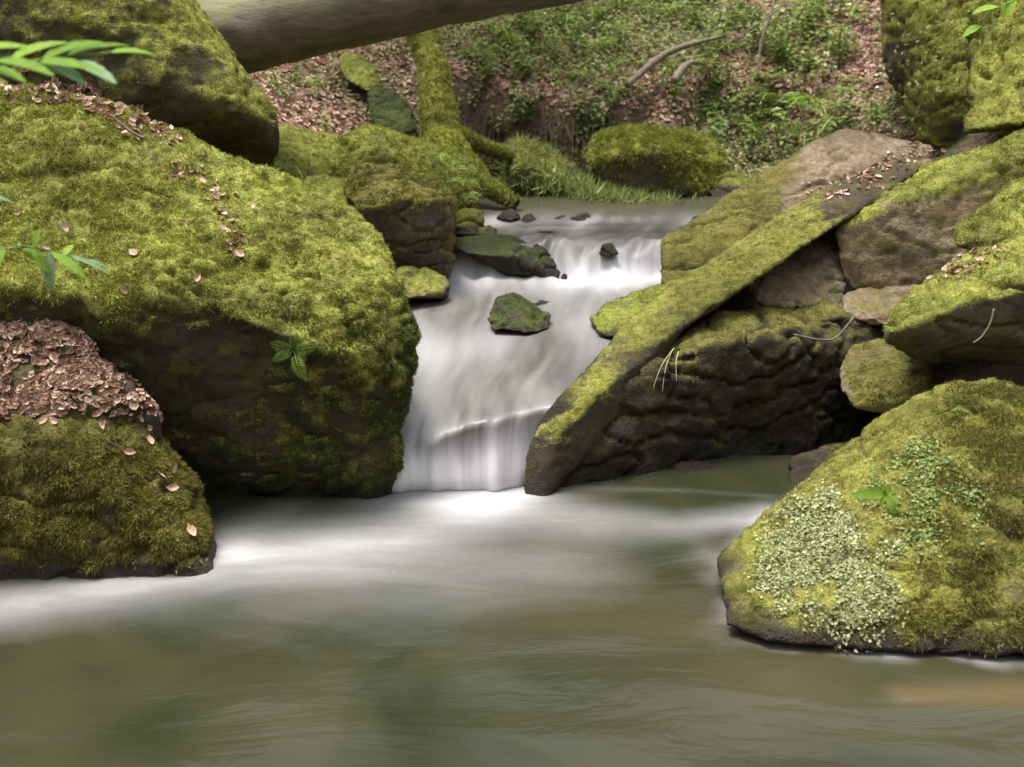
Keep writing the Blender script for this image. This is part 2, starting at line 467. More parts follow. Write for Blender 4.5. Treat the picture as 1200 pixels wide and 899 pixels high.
def tps(C):
    n = len(C); X = C[:, :2]
    r = np.linalg.norm(X[:, None] - X[None], axis=2)
    K = np.where(r > 0, r * r * np.log(r + 1e-9), 0) + np.eye(n) * 0.05
    Pm = np.c_[np.ones(n), X]
    A = np.block([[K, Pm], [Pm.T, np.zeros((3, 3))]])
    return np.linalg.solve(A, np.r_[C[:, 2], 0, 0, 0])
TW = tps(CP)
def terrain(x, y, detail=True):
    x = np.asarray(x, float).ravel(); y = np.asarray(y, float).ravel()
    z = TW[-3] + TW[-2] * x + TW[-1] * y
    for i in range(len(CP)):
        r2 = (x - CP[i, 0]) ** 2 + (y - CP[i, 1]) ** 2
        z = z + TW[i] * 0.5 * r2 * np.log(r2 + 1e-12)
    P = np.c_[x, y, np.zeros_like(x)]
    # undercut scarp along the far bank
    yb = 8.9 + 0.18 * noise(P * np.array([1, 0, 0]), 1.1, 4) + 0.06 * noise(P * np.array([1, 0, 0]), 4, 6) 
    on = sstep(x, -0.75, -0.45) * (1 - sstep(x, 0.75, 1.3)) + 0.5 * sstep(x, 1.3, 1.6) * (1 - sstep(x, 2.2, 2.5))
    z = z - 0.60 * on * sstep(y, yb - 1.2, yb - 0.45) * (1 - sstep(y, yb - 0.03, yb + 0.05))
    z = z + 0.10 * fbm(P, 0.9, 3, 2) * sstep(y, 6, 8) + 0.035 * fbm(P, 5, 3, 5)
    # channel
    cx = np.interp(y, [3.9, 5, 6, 7, 8], [-.05, .05, .35, .55, .9]); hw = np.interp(y, [-8, 2, 3.9, 4.1, 5, 6, 7, 8], [2.6, 2.5, 2.5, .8, .9, .95, 1.15, 1.5])
    cz = np.where(y < 3.9, 0, wlevel(y)) - 0.35 + 2.2 * np.maximum(0, np.abs(x - cx) - hw) + 2.5 * np.maximum(0, y - 8.0) + 1.2 * np.maximum(0, -y - 7)
    return np.minimum(z, cz)
def grid_surface(name, xs, ys, zf):
    X, Y = np.meshgrid(xs, ys)
    Z = zf(X, Y).reshape(X.shape)
    V = np.c_[X.ravel(), Y.ravel(), Z.ravel()]
    nx, ny = len(xs), len(ys)
    i = np.arange((nx - 1) * (ny - 1)); r, c = i // (nx - 1), i % (nx - 1)
    a = r * nx + c
    Fc = np.c_[a, a + 1, a + nx + 1, a + nx]
    return V, Fc
xs = np.concatenate([np.arange(-40, -5, 0.7), np.arange(-5, 5, 0.05), np.arange(5, 40.1, 0.7)])
ys = np.concatenate([np.arange(-40, 3, 0.7), np.arange(3, 13, 0.05), np.arange(13, 50, 0.7)])
def tz(X, Y):
    z = terrain(X, Y)
    return np.minimum(z, 16 + 0.1 * z)
V, Fc = grid_surface('ground', xs, ys, tz)
gm, t, b = mat('forest_floor'); N = NB(t); c = N.coord()
n1 = N.noise(c, 3, 5, 0.6); n2 = N.noise(c, 22, 6, 0.75); n3 = N.voro(c, 28)
gc = N.mix(N.ramp(n2, [(0.3, 0.0), (0.7, 1.0)]), (0.07, 0.048, 0.03), (0.24, 0.155, 0.105))
gc = N.mix(N.ramp(n1, [(0.48, 0.0), (0.62, 0.85)]), gc, (0.06, 0.085, 0.02))
gc = N.mix(N.attr('green'), gc, N.mix(N.ramp(n2, [(0.35, 0.0), (0.65, 1.0)]), (0.12, 0.13, 0.025), (0.26, 0.27, 0.05)))
N.l(gc, b.inputs['Base Color']); b.inputs['Roughness'].default_value = 0.95
N.bump(N.math('ADD', n2, N.math('MULTIPLY', n3, 0.6)), 0.9, 0.05, b)
me = mesh_np('ground', V, Fc, 4)
gpx, gpy = proj(V)
front = (V[:, 1] > 5.2) & (V[:, 1] < 9.5)
green = np.clip(1.3 * np.exp(-(((gpx - 380) / 75) ** 2 + ((gpy - 185) / 45) ** 2)) + 0.25 * fbm(V, 3, 3, 8), 0, 1) * front
fattr(me, 'green', green)
g = link('ground', me, gm); tag(g, kind='structure')
GS = Surf(V, Fc)
def ground_hit(px, py, y0=5.6):
    Ys = np.arange(y0, 16, 0.03)
    P = np.array([at(px, py, q) for q in Ys])
    z = terrain(P[:, 0], P[:, 1])
    k = np.argmax(P[:, 2] < z)
    return P[k] if (P[:, 2] < z).any() else None

# ------------------------------------------------------------------ water
def catmull(A, n):
    """A: (m, ...) -> (n, ...) smooth interpolation along axis 0"""
    m = len(A); t = np.linspace(0, m - 1, n); i = np.clip(t.astype(int), 0, m - 2); f = (t - i)
    f = f.reshape((-1,) + (1,) * (A.ndim - 1))
    p0 = A[np.clip(i - 1, 0, m - 1)]; p1 = A[i]; p2 = A[i + 1]; p3 = A[np.clip(i + 2, 0, m - 1)]
    T = 0.5
    m1 = (p2 - p0) * T; m2 = (p3 - p1) * T
    return (2*f**3 - 3*f**2 + 1) * p1 + (f**3 - 2*f**2 + f) * m1 + (-2*f**3 + 3*f**2) * p2 + (f**3 - f**2) * m2
# rows from the foot of the fall upstream; points (px, py, z, foam)
ROWS = [
 [(400,590,-.05,.9),(450,588,-.05,1),(500,586,-.05,1),(545,585,-.05,1),(590,582,-.05,1),(622,577,-.05,.9),(640,575,-.05,.7)],
 [(400,570,.03,.9),(450,570,.03,1),(500,569,.03,1),(545,568,.03,1),(590,566,.03,1),(620,562,.03,.9),(640,560,.03,.7)],
 [(400,545,.11,.8),(450,545,.11,1),(500,549,.10,1),(545,535,.14,.95),(590,525,.17,.95),(618,518,.18,.9),(640,515,.19,.7)],
 [(400,515,.20,.7),(450,520,.19,1),(495,534,.155,.95),(545,512,.225,.8),(592,497,.27,.8),(628,488,.295,.7),(655,481,.31,.5)],
 [(400,490,.27,.6),(455,490,.27,.95),(500,512,.235,.7),(548,498,.275,.6),(596,484,.31,.45),(633,476,.33,.4),(668,468,.35,.3)],
 [(410,470,.31,.5),(462,468,.32,.75),(505,488,.28,.4),(552,480,.305,.3),(605,470,.33,.3),(645,464,.34,.3),(700,455,.37,.2)],
 [(430,450,.36,.5),(478,445,.37,.6),(515,455,.35,.25),(560,452,.355,.3),(612,448,.37,.25),(665,446,.375,.2),(720,440,.39,.2)],
 [(440,425,.41,.6),(485,420,.415,.75),(530,424,.41,.45),(580,425,.41,.35),(630,424,.41,.2),(690,424,.41,.3),(760,420,.42,.2)],
 [(440,403,.44,.5),(490,400,.44,.8),(535,402,.44,.6),(585,403,.44,.6),(640,402,.44,.4),(700,402,.44,.55),(770,400,.44,.3)],
 [(440,380,.47,.3),(485,378,.47,.45),(530,380,.465,.35),(590,382,.46,.35),(650,381,.46,.45),(710,378,.47,.4),(790,378,.47,.3)],
 [(430,358,.495,.1),(480,358,.495,.3),(535,358,.495,.35),(600,358,.49,.4),(660,358,.49,.35),(720,357,.49,.3),(800,357,.49,.2)],
 [(430,343,.51,.1),(490,343,.51,.3),(545,342,.51,.75),(600,342,.51,.75),(665,342,.51,.7),(730,342,.51,.55),(810,342,.51,.3)],
 [(430,332,.515,.1),(500,333,.515,.7),(550,331,.52,1),(600,331,.52,.9),(665,331,.52,1),(730,331,.52,1),(810,331,.52,.8)],
 [(430,315,.58,.3),(505,315,.58,.7),(550,310,.60,.8),(600,312,.59,.6),(665,313,.59,.8),(735,314,.58,.9),(820,314,.58,.8)],
 [(430,299,.65,.3),(505,299,.65,.6),(550,295,.67,.7),(600,297,.66,.4),(670,298,.655,.65),(740,298,.655,.8),(830,298,.655,.8)],
 [(430,284,.71,.2),(505,284,.71,.3),(555,283,.71,.3),(610,284,.71,.3),(675,284,.71,.5),(745,285,.705,.5),(840,285,.705,.5)],
 [(440,275,.73,.1),(510,275,.73,.1),(560,275,.73,.2),(620,275,.73,.3),(685,275,.73,.3),(750,276,.73,.2),(850,276,.73,.2)],
 [(450,267,.745,.1),(520,267,.745,.2),(570,267,.745,.5),(630,267,.745,.6),(695,267,.745,.4),(765,267,.745,.3),(860,267,.745,.1)],
 [(450,262,.755,.3),(530,262,.755,.6),(580,261,.757,.9),(640,262,.755,.9),(700,262,.755,.8),(775,262,.755,.7),(880,262,.755,.2)],
 [(460,253,.79,.2),(530,252,.795,.3),(590,251,.80,.5),(645,252,.795,.5),(705,253,.79,.5),(780,252,.79,.4),(900,252,.79,.2)],
 [(460,246,.805,0),(530,246,.805,0),(590,245,.807,0.1),(650,246,.805,0),(710,246,.805,0),(790,246,.805,0),(920,246,.805,0)],
 [(460,238,.81,0),(530,238,.81,0),(590,238,.81,0),(650,238,.81,0),(710,238,.81,0),(800,238,.81,0),(950,238,.81,0)],
 [(440,222,.82,0),(530,222,.82,0),(590,222,.82,0),(650,222,.82,0),(720,222,.82,0),(820,222,.82,0),(980,222,.82,0)],
]
FO = {3: .6, 4: .45, 5: .8, 6: .8, 7: .85, 8: .8, 9: .8, 10: .7, 11: .4, 13: .75, 14: .7, 15: .35, 16: .4, 17: .3, 18: .8, 19: .35}  # foam scale per row; cut at the lip to dim its sun-facing crest
A = np.array([[list(atz(p[0], p[1], p[2])) + [p[3] * FO.get(i, 1)] for p in r] for i, r in enumerate(ROWS)])
NU, NV = 220, 460
G = catmull(A, NV)                                  # rows
G = np.swapaxes(catmull(np.swapaxes(G, 0, 1), NU), 0, 1)
for _ in range(110):
    G[1:-1] = 0.5 * G[1:-1] + 0.25 * (G[:-2] + G[2:])
slope = np.abs(np.gradient(G[..., 2], axis=0)) / (np.hypot(np.gradient(G[..., 1], axis=0), 1e-4) + 1e-4)
steep = np.clip(slope / 1.2, 0, 1)
for _ in range(700):
    steep[1:-1] = 0.5 * steep[1:-1] + 0.25 * (steep[:-2] + steep[2:])
steep = steep.ravel()
V = G[..., :3].reshape(-1, 3).copy(); 
for _ in range(250):
    G[1:-1, :, 3] = 0.5 * G[1:-1, :, 3] + 0.25 * (G[:-2, :, 3] + G[2:, :, 3])
foam = G[..., 3].ravel()
# even out the rows in world length for the flow coordinate
mid = G[:, NU // 2, :3]; vl = np.r_[0, np.cumsum(np.linalg.norm(np.diff(mid, axis=0), axis=1))]
VV = np.repeat(vl, NU); UU = V[:, 0] - np.repeat(mid[:, 0], NU)
wob = 0.012 * noise(np.c_[UU * 4.5, VV * 1.3, 0 * UU], 1, 3) + 0.003 * noise(np.c_[UU * 12, VV * 2.2, 0 * UU], 1, 5)
casc = np.exp(-((V[:, 1] - 5.95) / 0.16) ** 2)
wob = wob * sstep(V[:, 1], 4.0, 4.2) + casc * 0.06 * noise(np.c_[UU * 5, VV * 5, 0 * UU], 1, 9) + np.exp(-((V[:, 1] - 5.95) / 0.3) ** 2) * 0.03 * noise(np.c_[UU * 11, VV * 6, 0 * UU], 1, 19)
V[:, 1] += casc * 0.12 * noise(np.c_[UU * 3.5, 0 * VV, 0 * UU], 1, 29)
foam = foam * np.where(V[:, 1] > 6.45, np.clip(0.55 + 1.3 * fbm(np.c_[UU * 5, VV * 2, 0 * UU], 1, 3, 41), 0.05, 1.15), np.clip(0.95 + 0.5 * noise(np.c_[UU * 3, VV * 1.2, 0 * UU], 1, 43), 0.5, 1.2))
V[:, 2] += wob * (1 - 0.75 * sstep(V[:, 1], 6.75, 7.0))
V[:, 1] -= (0.035 * noise(np.c_[UU * 6, 0.6 * VV, 0 * UU], 1, 15) + 0.018 * noise(np.c_[UU * 17, 0.8 * VV, 0 * UU], 1, 16)) * np.exp(-((V[:, 1] - 3.93) / 0.13) ** 2)
i = np.arange((NU - 1) * (NV - 1)); r_, c_ = i // (NU - 1), i % (NU - 1); a_ = r_ * NU + c_
Fc = np.c_[a_, a_ + 1, a_ + NU + 1, a_ + NU]
me = mesh_np('stream_water', V, Fc, 4)
fattr(me, 'foam', np.clip(foam, 0, 1)); fattr(me, 'steep', steep)
uv = me.uv_layers.new(name='flow')
uv.data.foreach_set('uv', np.c_[UU, VV][Fc.ravel()].astype(np.float32).ravel())
wm, t, b = mat('stream_water'); N = NB(t)
uvn = N.n('ShaderNodeUVMap', uv_map='flow').outputs[0]
mp = N.n('ShaderNodeMapping'); mp.inputs['Scale'].default_value = (9, 0.9, 1); N.l(uvn, mp.inputs[0])
mp2 = N.n('ShaderNodeMapping'); mp2.inputs['Scale'].default_value = (4, 0.9, 1); N.l(uvn, mp2.inputs[0])
s1 = N.noise(mp.outputs[0], 1.6, 4, 0.55, 0.4); s2 = N.noise(mp2.outputs[0], 1.3, 3, 0.5, 0.6)
f = N.attr('foam')
ff = N.math('ADD', f, N.math('MULTIPLY', N.math('SUBTRACT', s1, 0.5), N.math('ADD', 0.12, N.math('MULTIPLY', N.attr('steep'), 0.9))))
ff = N.math('ADD', ff, N.math('MULTIPLY', N.math('SUBTRACT', s2, 0.5), 0.55))
ff = N.ramp(ff, [(0.12, 0.0), (0.55, 0.42), (1.05, 1.0)])
clg = N.n('ShaderNodeSeparateXYZ'); N.l(N.coord(), clg.inputs[0])
cl = N.mix(N.ramp(s2, [(0.35, 0.0), (0.65, 1.0)]), (0.062, 0.060, 0.052), (0.105, 0.10, 0.09))
cl = N.mix(N.ramp(N.math('MULTIPLY', clg.outputs[1], 0.1), [(0.66, 0.0), (0.70, 1.0)]), cl, (0.05, 0.048, 0.028))
N.l(N.mix(ff, cl, N.mix(N.attr('steep'), (0.35, 0.345, 0.355), (0.62, 0.61, 0.63))), b.inputs['Base Color'])  # steep foam coloured lighter to offset the shade on the vertical fall
N.l(N.math('ADD', 0.32, N.math('MULTIPLY', ff, 0.4)), b.inputs['Roughness'])
b.inputs['IOR'].default_value = 1.33
N.bump(N.math('ADD', s2, N.math('MULTIPLY', s1, 0.3)), 0.15, 0.05, b)
so = link('stream_water', me, wm); tag(so, kind='structure')

# pool
pxs = np.concatenate([np.arange(-6, -2.6, 0.2), np.arange(-2.6, 2.8, 0.02), np.arange(2.8, 6, 0.2)])
pys = np.concatenate([np.arange(-9, 1.9, 0.2), np.arange(1.9, 4.35, 0.02)])
def poly_d(P, pts):
    """distance, parameter to a polyline on the plane"""
    best = np.full(len(P), 9.0)
    wv = np.ones(len(P))
    for (a, wa), (b2, wb) in zip(pts[:-1], pts[1:]):
        a = np.array(a); b2 = np.array(b2); d = b2 - a
        tt = np.clip(((P - a) @ d) / (d @ d), 0, 1)
        ds = np.linalg.norm(P - (a + tt[:, None] * d), axis=1)
        wl = wa + (wb - wa) * tt
        k = ds / wl < best
        best = np.where(k, ds / wl, best)
    return best
def gp(px, py): return atz(px, py, 0)[:2]
V, Fc = grid_surface('pool', pxs, pys, lambda X, Y: 0.006 * noise(np.c_[X.ravel() * 2.2, Y.ravel() * 4, 0 * X.ravel()], 1, 2) + 0.004 * np.exp(-(((X.ravel() + .2) / .5) ** 2 + ((Y.ravel() - 3.75) / .25) ** 2)))
P2 = V[:, :2]
def band(pts, k=1.0): return k * np.exp(-poly_d(P2, [(gp(x, y), w_) for x, y, w_ in pts]) ** 2)
foam = (
    band([(455,582,.14),(540,584,.2),(610,578,.12)], 0.25)
    + band([(540,594,.24),(470,618,.28),(390,640,.26),(270,655,.22),(150,683,.20),(0,712,.17),(-150,740,.17)], 0.52)
    + band([(330,596,.10),(290,610,.12),(270,640,.10)], 0.18)
    + band([(600,592,.20),(700,612,.17),(800,618,.13),(900,598,.08)], 0.40)
    + band([(620,570,.03),(700,572,.03),(800,575,.03),(900,580,.03)], 0.10)
    + band([(300,670,.35),(480,680,.4),(640,660,.3)], 0.2)
        )
foam = foam * (1 + 0.35 * fbm(np.c_[P2 * np.array([1.2, 3.5]), 0 * P2[:, 0]], 1.0, 3, 3))
sand = np.maximum.reduce([band([(1060,815,.05),(1200,812,.08),(1400,830,.15)], 0.6), band([(700,720,.25),(900,740,.25),(850,820,.3)], 0.16)])
me = mesh_np('pool_water', V, Fc, 4)
fattr(me, 'foam', foam); fattr(me, 'sand', sand)
pm, t, b = mat('pool_water'); N = NB(t)
c = N.coord()
wp = N.n('ShaderNodeMapping'); wp.inputs['Scale'].default_value = (0.55, 1.7, 1); wp.inputs['Rotation'].default_value = (0, 0, -0.12); N.l(c, wp.inputs[0])
s1 = N.noise(wp.outputs[0], 2.2, 5, 0.55, 1.2); s2 = N.noise(wp.outputs[0], 10, 4, 0.6, 1.5); s3 = N.noise(c, 1.3, 3, 0.5, 1.0)
f = N.attr('foam')
ff = N.math('ADD', f, N.math('MULTIPLY', N.math('SUBTRACT', s1, 0.5), N.math('ADD', 0.14, N.math('MULTIPLY', f, 0.4))))
ff = N.math('ADD', ff, N.math('MULTIPLY', N.math('SUBTRACT', s2, 0.5), N.math('ADD', 0.035, N.math('MULTIPLY', f, 0.22))))
ff = N.ramp(ff, [(0.03, 0.0), (0.5, 0.36), (1.1, 1.0)])
cl = N.mix(N.ramp(s3, [(0.35, 0.0), (0.65, 1.0)]), (0.017, 0.021, 0.009), (0.036, 0.036, 0.018))
cl = N.mix(N.attr('sand'), cl, (0.11, 0.08, 0.04))
N.l(N.mix(ff, cl, (0.42, 0.415, 0.43)), b.inputs['Base Color'])
N.l(N.math('ADD', 0.13, N.math('MULTIPLY', ff, 0.5)), b.inputs['Roughness'])
b.inputs['IOR'].default_value = 1.33
N.bump(N.math('ADD', s1, N.math('MULTIPLY', s2, 0.05)), 0.10, 0.1, b)
po = link('pool_water', me, pm); tag(po, kind='structure')

# ------------------------------------------------------------------ boulders
def wp_(px, py):  # waterline depth of the pool
    return float(atz(px, py, 0)[1])
# large left boulder
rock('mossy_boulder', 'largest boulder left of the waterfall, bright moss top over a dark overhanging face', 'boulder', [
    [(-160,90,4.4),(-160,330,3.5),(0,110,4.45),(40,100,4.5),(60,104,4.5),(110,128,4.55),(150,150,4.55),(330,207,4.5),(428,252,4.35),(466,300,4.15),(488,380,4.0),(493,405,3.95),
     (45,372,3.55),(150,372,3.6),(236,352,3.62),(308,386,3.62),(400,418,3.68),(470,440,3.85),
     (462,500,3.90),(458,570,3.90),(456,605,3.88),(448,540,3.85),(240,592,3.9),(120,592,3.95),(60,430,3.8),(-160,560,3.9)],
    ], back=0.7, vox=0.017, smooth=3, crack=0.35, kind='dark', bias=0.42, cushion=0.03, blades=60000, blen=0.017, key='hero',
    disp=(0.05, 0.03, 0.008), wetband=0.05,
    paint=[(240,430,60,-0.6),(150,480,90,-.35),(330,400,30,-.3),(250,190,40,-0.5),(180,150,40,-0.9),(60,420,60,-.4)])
# upper-left boulder
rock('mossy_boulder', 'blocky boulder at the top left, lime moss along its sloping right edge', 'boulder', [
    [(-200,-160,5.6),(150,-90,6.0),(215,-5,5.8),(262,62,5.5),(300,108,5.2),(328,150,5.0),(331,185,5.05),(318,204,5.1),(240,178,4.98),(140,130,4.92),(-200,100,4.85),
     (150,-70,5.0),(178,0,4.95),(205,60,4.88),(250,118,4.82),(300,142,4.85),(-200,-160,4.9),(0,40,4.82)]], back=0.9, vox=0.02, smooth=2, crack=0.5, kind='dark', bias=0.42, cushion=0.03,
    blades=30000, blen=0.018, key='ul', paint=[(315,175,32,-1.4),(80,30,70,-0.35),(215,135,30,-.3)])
# lower-left boulder
rock('mossy_boulder', 'low rounded boulder in the bottom left corner with leaves along its crest', 'boulder', [
    [(-120,470,3.5),(0,476,3.45),(60,474,3.45),(150,482,3.5),(185,515,3.5),(215,560,3.5),(245,618,3.5),(258,640,3.38),(262,668,3.30),(262,690,3.15),(200,692,3.15),(100,700,3.13),(-120,715,3.10),(-120,560,3.15),(0,540,3.2),(100,550,3.22)]],
    back=0.5, vox=0.014, smooth=4, kind='olive', bias=0.5, cushion=0.03, blades=65000, blen=0.019, key='ll', droop=0.9, wetband=0.055,
    disp=(0.03, 0.02, 0.006), paint=[(120,490,40,-.2)])
# soil bank between the left boulders
rock('soil_bank', None, None, [
    [(-300,340,3.7),(-300,520,3.3),(0,362,3.60),(48,346,3.60),(68,385,3.55),(112,425,3.52),(155,452,3.50),(188,480,3.46),(195,520,3.5),(0,480,3.36),(100,480,3.38),(100,600,3.5)]],
    back=0.7, vox=0.02, kind='olive', bias=-0.6, blades=0, cushion=0.0, key='soil', structure=True)
# cluster left of the stream
rock('mossy_boulder', 'moss boulder under the leaning trunk with a fern fringe', 'boulder', [
    [(378,195,6.5),(388,168,6.6),(425,147,6.8),(455,156,6.85),(500,172,6.85),(535,182,6.9),(550,200,6.8),(565,228,6.7),(560,245,6.6),(480,240,6.3),(400,215,6.2),(440,185,6.3)]],
    back=0.7, vox=0.025, kind='green', bias=0.4, cushion=0.03, blades=16000, blen=0.028, key='fr', wetband=0.02)
rock('mossy_boulder', 'shaggy square boulder with a dark hanging front, left of the upper cascade', 'boulder', [
    [(402,225,5.5),(415,198,5.7),(470,200,5.8),(520,215,5.8),(536,240,5.7),(533,270,5.6),(520,300,5.6),(528,330,5.6),(450,330,5.55),(420,300,5.5),(420,250,5.3),(470,232,5.35),(520,235,5.5)]],
    back=0.6, vox=0.018, kind='olive', bias=0.42, cushion=0.03, blades=30000, blen=0.028, key='shag', droop=1.2, paint=[(480,290,50,-.1)])
rock('mossy_rock', 'small square moss rock just above the dark wet rock', 'rock', [
    [(525,250,6.2),(540,245,6.3),(565,246,6.3),(570,265,6.2),(566,280,6.1),(528,280,6.1),(530,262,6.1)]], back=0.25, vox=0.012, kind='green', bias=0.3, cushion=0.012, blades=20000, blen=0.014, smooth=3)
rock('mossy_rock', 'tiny moss stone beside the square moss rock', 'rock', [
    [(560,270,6.05),(572,263,6.1),(585,268,6.1),(584,282,6.0),(562,282,6.0)]], back=0.15, vox=0.01, kind='green', bias=0.0, cushion=0.01, blades=10000, blen=0.012, smooth=3)
rock('flat_rock', 'flat pale rock at the foot of the shaggy boulder', 'rock', [
    [(462,330,5.2),(470,316,5.35),(500,318,5.4),(524,330,5.4),(524,346,5.3),(470,352,5.1)]], back=0.3, vox=0.012, kind='tan', bias=0.0, cushion=0.01, blades=15000, blen=0.012, smooth=4)
rock('wet_boulder', 'long dark wet rock splitting the upper cascade', 'boulder', [
    [(522,285,5.9),(535,276,6.0),(600,277,6.0),(635,285,6.0),(655,305,5.95),(660,325,5.85),(640,334,5.8),(600,330,5.8),(560,300,5.8),(540,295,5.8),(600,300,5.75)]],
    back=0.4, vox=0.014, kind='wet', bias=-0.3, cushion=0.008, blades=12000, blen=0.014, smooth=4, wetband=0.05)
rock('mossy_rock', 'dark green rock alone in midstream', 'rock', [
    [(566,375,4.85),(580,352,4.95),(600,347,5.0),(625,356,5.0),(648,368,4.95),(648,388,4.85),(620,393,4.75),(575,390,4.75),(600,365,4.8)]],
    back=0.3, vox=0.01, kind='deep', bias=0.25, cushion=0.012, blades=30000, blen=0.012, smooth=4, wetband=0.03)
rock('wet_rock', 'small black stone just behind the midstream rock', 'rock', [
    [(622,358,5.3),(635,352,5.35),(656,356,5.35),(655,362,5.3),(625,363,5.25)]], back=0.15, vox=0.01, kind='wet', bias=-1, blades=0, cushion=0, smooth=3)
rock('mossy_rock', 'low green rock awash against the right slabs', 'rock', [
    [(690,375,4.85),(715,355,5.1),(760,338,5.3),(800,330,5.3),(830,345,5.0),(800,390,4.75),(740,400,4.65),(700,392,4.7)]],
    back=0.4, vox=0.015, kind='green', bias=0.1, cushion=0.012, blades=22000, blen=0.014, wetband=0.03)
# background rocks
rock('mossy_boulder', 'broad flat-topped boulder with shaggy moss across the upper pool', 'boulder', [
    [(684,180,7.8),(705,158,7.9),(760,150,8.0),(810,156,8.0),(842,172,7.9),(856,200,7.8),(845,225,7.7),(830,240,7.6),(760,242,7.55),(720,232,7.6),(690,190,7.6),(770,175,7.5)]],
    back=0.7, vox=0.022, kind='green', bias=0.4, cushion=0.03, smooth=7, crack=.5, blades=22000, blen=0.03, key='bgb', droop=1.0, wetband=0.03)
rock('mossy_rock', 'pointed bright green rock behind the grassy clump', 'rock', [
    [(590,215,7.7),(596,172,7.9),(610,163,8.0),(640,175,8.0),(668,195,7.9),(675,225,7.7),(640,230,7.6),(610,195,7.6)]],
    back=0.5, vox=0.02, kind='green', bias=0.5, cushion=0.02, blades=18000, blen=0.03, key='bgg')
rock('mossy_rock', 'round mossy rock to the right of the flat-topped boulder', 'rock', [
    [(828,225,7.6),(835,208,7.7),(855,202,7.75),(875,208,7.7),(880,225,7.6),(870,236,7.5),(835,237,7.5)]], back=0.3, vox=0.015, kind='green', bias=0.15, cushion=0.015, blades=15000, blen=0.02)
rock('mossy_rock', 'upright angular rock in the leaf slope beneath the log', 'rock', [
    [(395,75,8.4),(405,62,8.6),(425,65,8.6),(440,80,8.5),(446,104,8.2),(430,108,8.1),(405,95,8.2)]], back=0.4, vox=0.02, kind='green', bias=0.3, cushion=0.01, blades=12000, blen=0.02)
rock('mossy_rock', 'slanting dark green block left of the leaning trunk', 'rock', [
    [(428,110,8.0),(440,100,8.1),(465,112,8.0),(485,135,7.8),(490,155,7.7),(470,160,7.6),(438,150,7.6),(430,130,7.7)]], back=0.4, vox=0.02, kind='deep', bias=0.35, cushion=0.01, blades=12000, blen=0.02)
rock('mossy_ledge', 'sloping green ledge between the top left boulder and the fern boulder', 'rock', [
    [(310,170,6.2),(330,150,6.6),(400,160,6.9),(430,175,6.8),(400,225,6.3),(340,225,6.0),(310,215,5.8)]], back=0.5, vox=0.02, kind='green', bias=0.35, cushion=0.02, blades=12000, blen=0.02, key='ledge')
rock('mossy_rock', 'half-buried green rock in front of the fern boulder', 'rock', [
    [(345,225,5.7),(370,207,5.9),(410,212,5.9),(420,235,5.8),(400,262,5.5),(360,250,5.4)]], back=0.4, vox=0.02, kind='green', bias=0.3, cushion=0.02, blades=14000, blen=0.02)
rock('mossy_slab', 'thin green slab awash in the upper pool', 'rock', [
    [(716,257,6.75),(735,248,6.9),(770,246,6.95),(795,256,6.85),(785,266,6.7),(730,266,6.7)]], back=0.2, vox=0.012, kind='green', bias=0.2, cushion=0.01, blades=20000, blen=0.012, wetband=0.01)
for (x, y, Y, r, lb) in ((800, 256, 6.8, 13, 'larger reddish stone at the right end of the small ledge'), (818, 262, 6.6, 9, 'smaller reddish stone beside the right slabs')):
    rock('red_stone', lb, 'stone', [[(x - r, y + 8, Y), (x - r * .6, y - 6, Y), (x, y - 10, Y + .05), (x + r * .8, y - 4, Y), (x + r, y + 8, Y), (x, y + 10, Y - .05)]],
         back=0.12, vox=0.01, kind='red', bias=-1.2, blades=0, cushion=0, smooth=2)
LED = [(597,250,9,'left end of the small ledge, half awash'),(620,255,7,'small ledge, second from its left end'),(658,257,8,'middle of the small ledge'),(683,256,12,'small ledge, left of the green slab')]
for (x, y, r, lb) in LED:
    Y = 6.60
    rock('wet_stone', 'dark wet stone at the ' + lb, 'stone', [[(x - r * 1.9, y + 6, Y), (x - r * .9, y - 3, Y), (x + r * .4, y - 6, Y + .05), (x + r * 1.7, y + 5, Y), (x, y + 10, Y - .05)]],
         back=0.12, vox=0.009, kind='wet', bias=-1.2, blades=0, cushion=0, smooth=2, disp=(0.01, .008, .003))
for (x, y, Y, r, lb) in ((712, 292, 5.86, 13, 'wet dark stone poking out of the upper cascade'), (668, 325, 5.85, 16, 'wet dark stone low in the upper cascade'), (640, 278, 6.2, 20, 'flat wet stone at the lip of the upper cascade')):
    rock('wet_stone', lb, 'stone', [[(x - r, y + 6, Y), (x - r * .5, y - 6, Y), (x + r * .4, y - 7, Y + .05), (x + r, y + 6, Y), (x, y + 9, Y - .03)]],
         back=0.12, vox=0.009, kind='wet', bias=-1.2, blades=0, cushion=0, smooth=3, disp=(0.01, .008, .003))

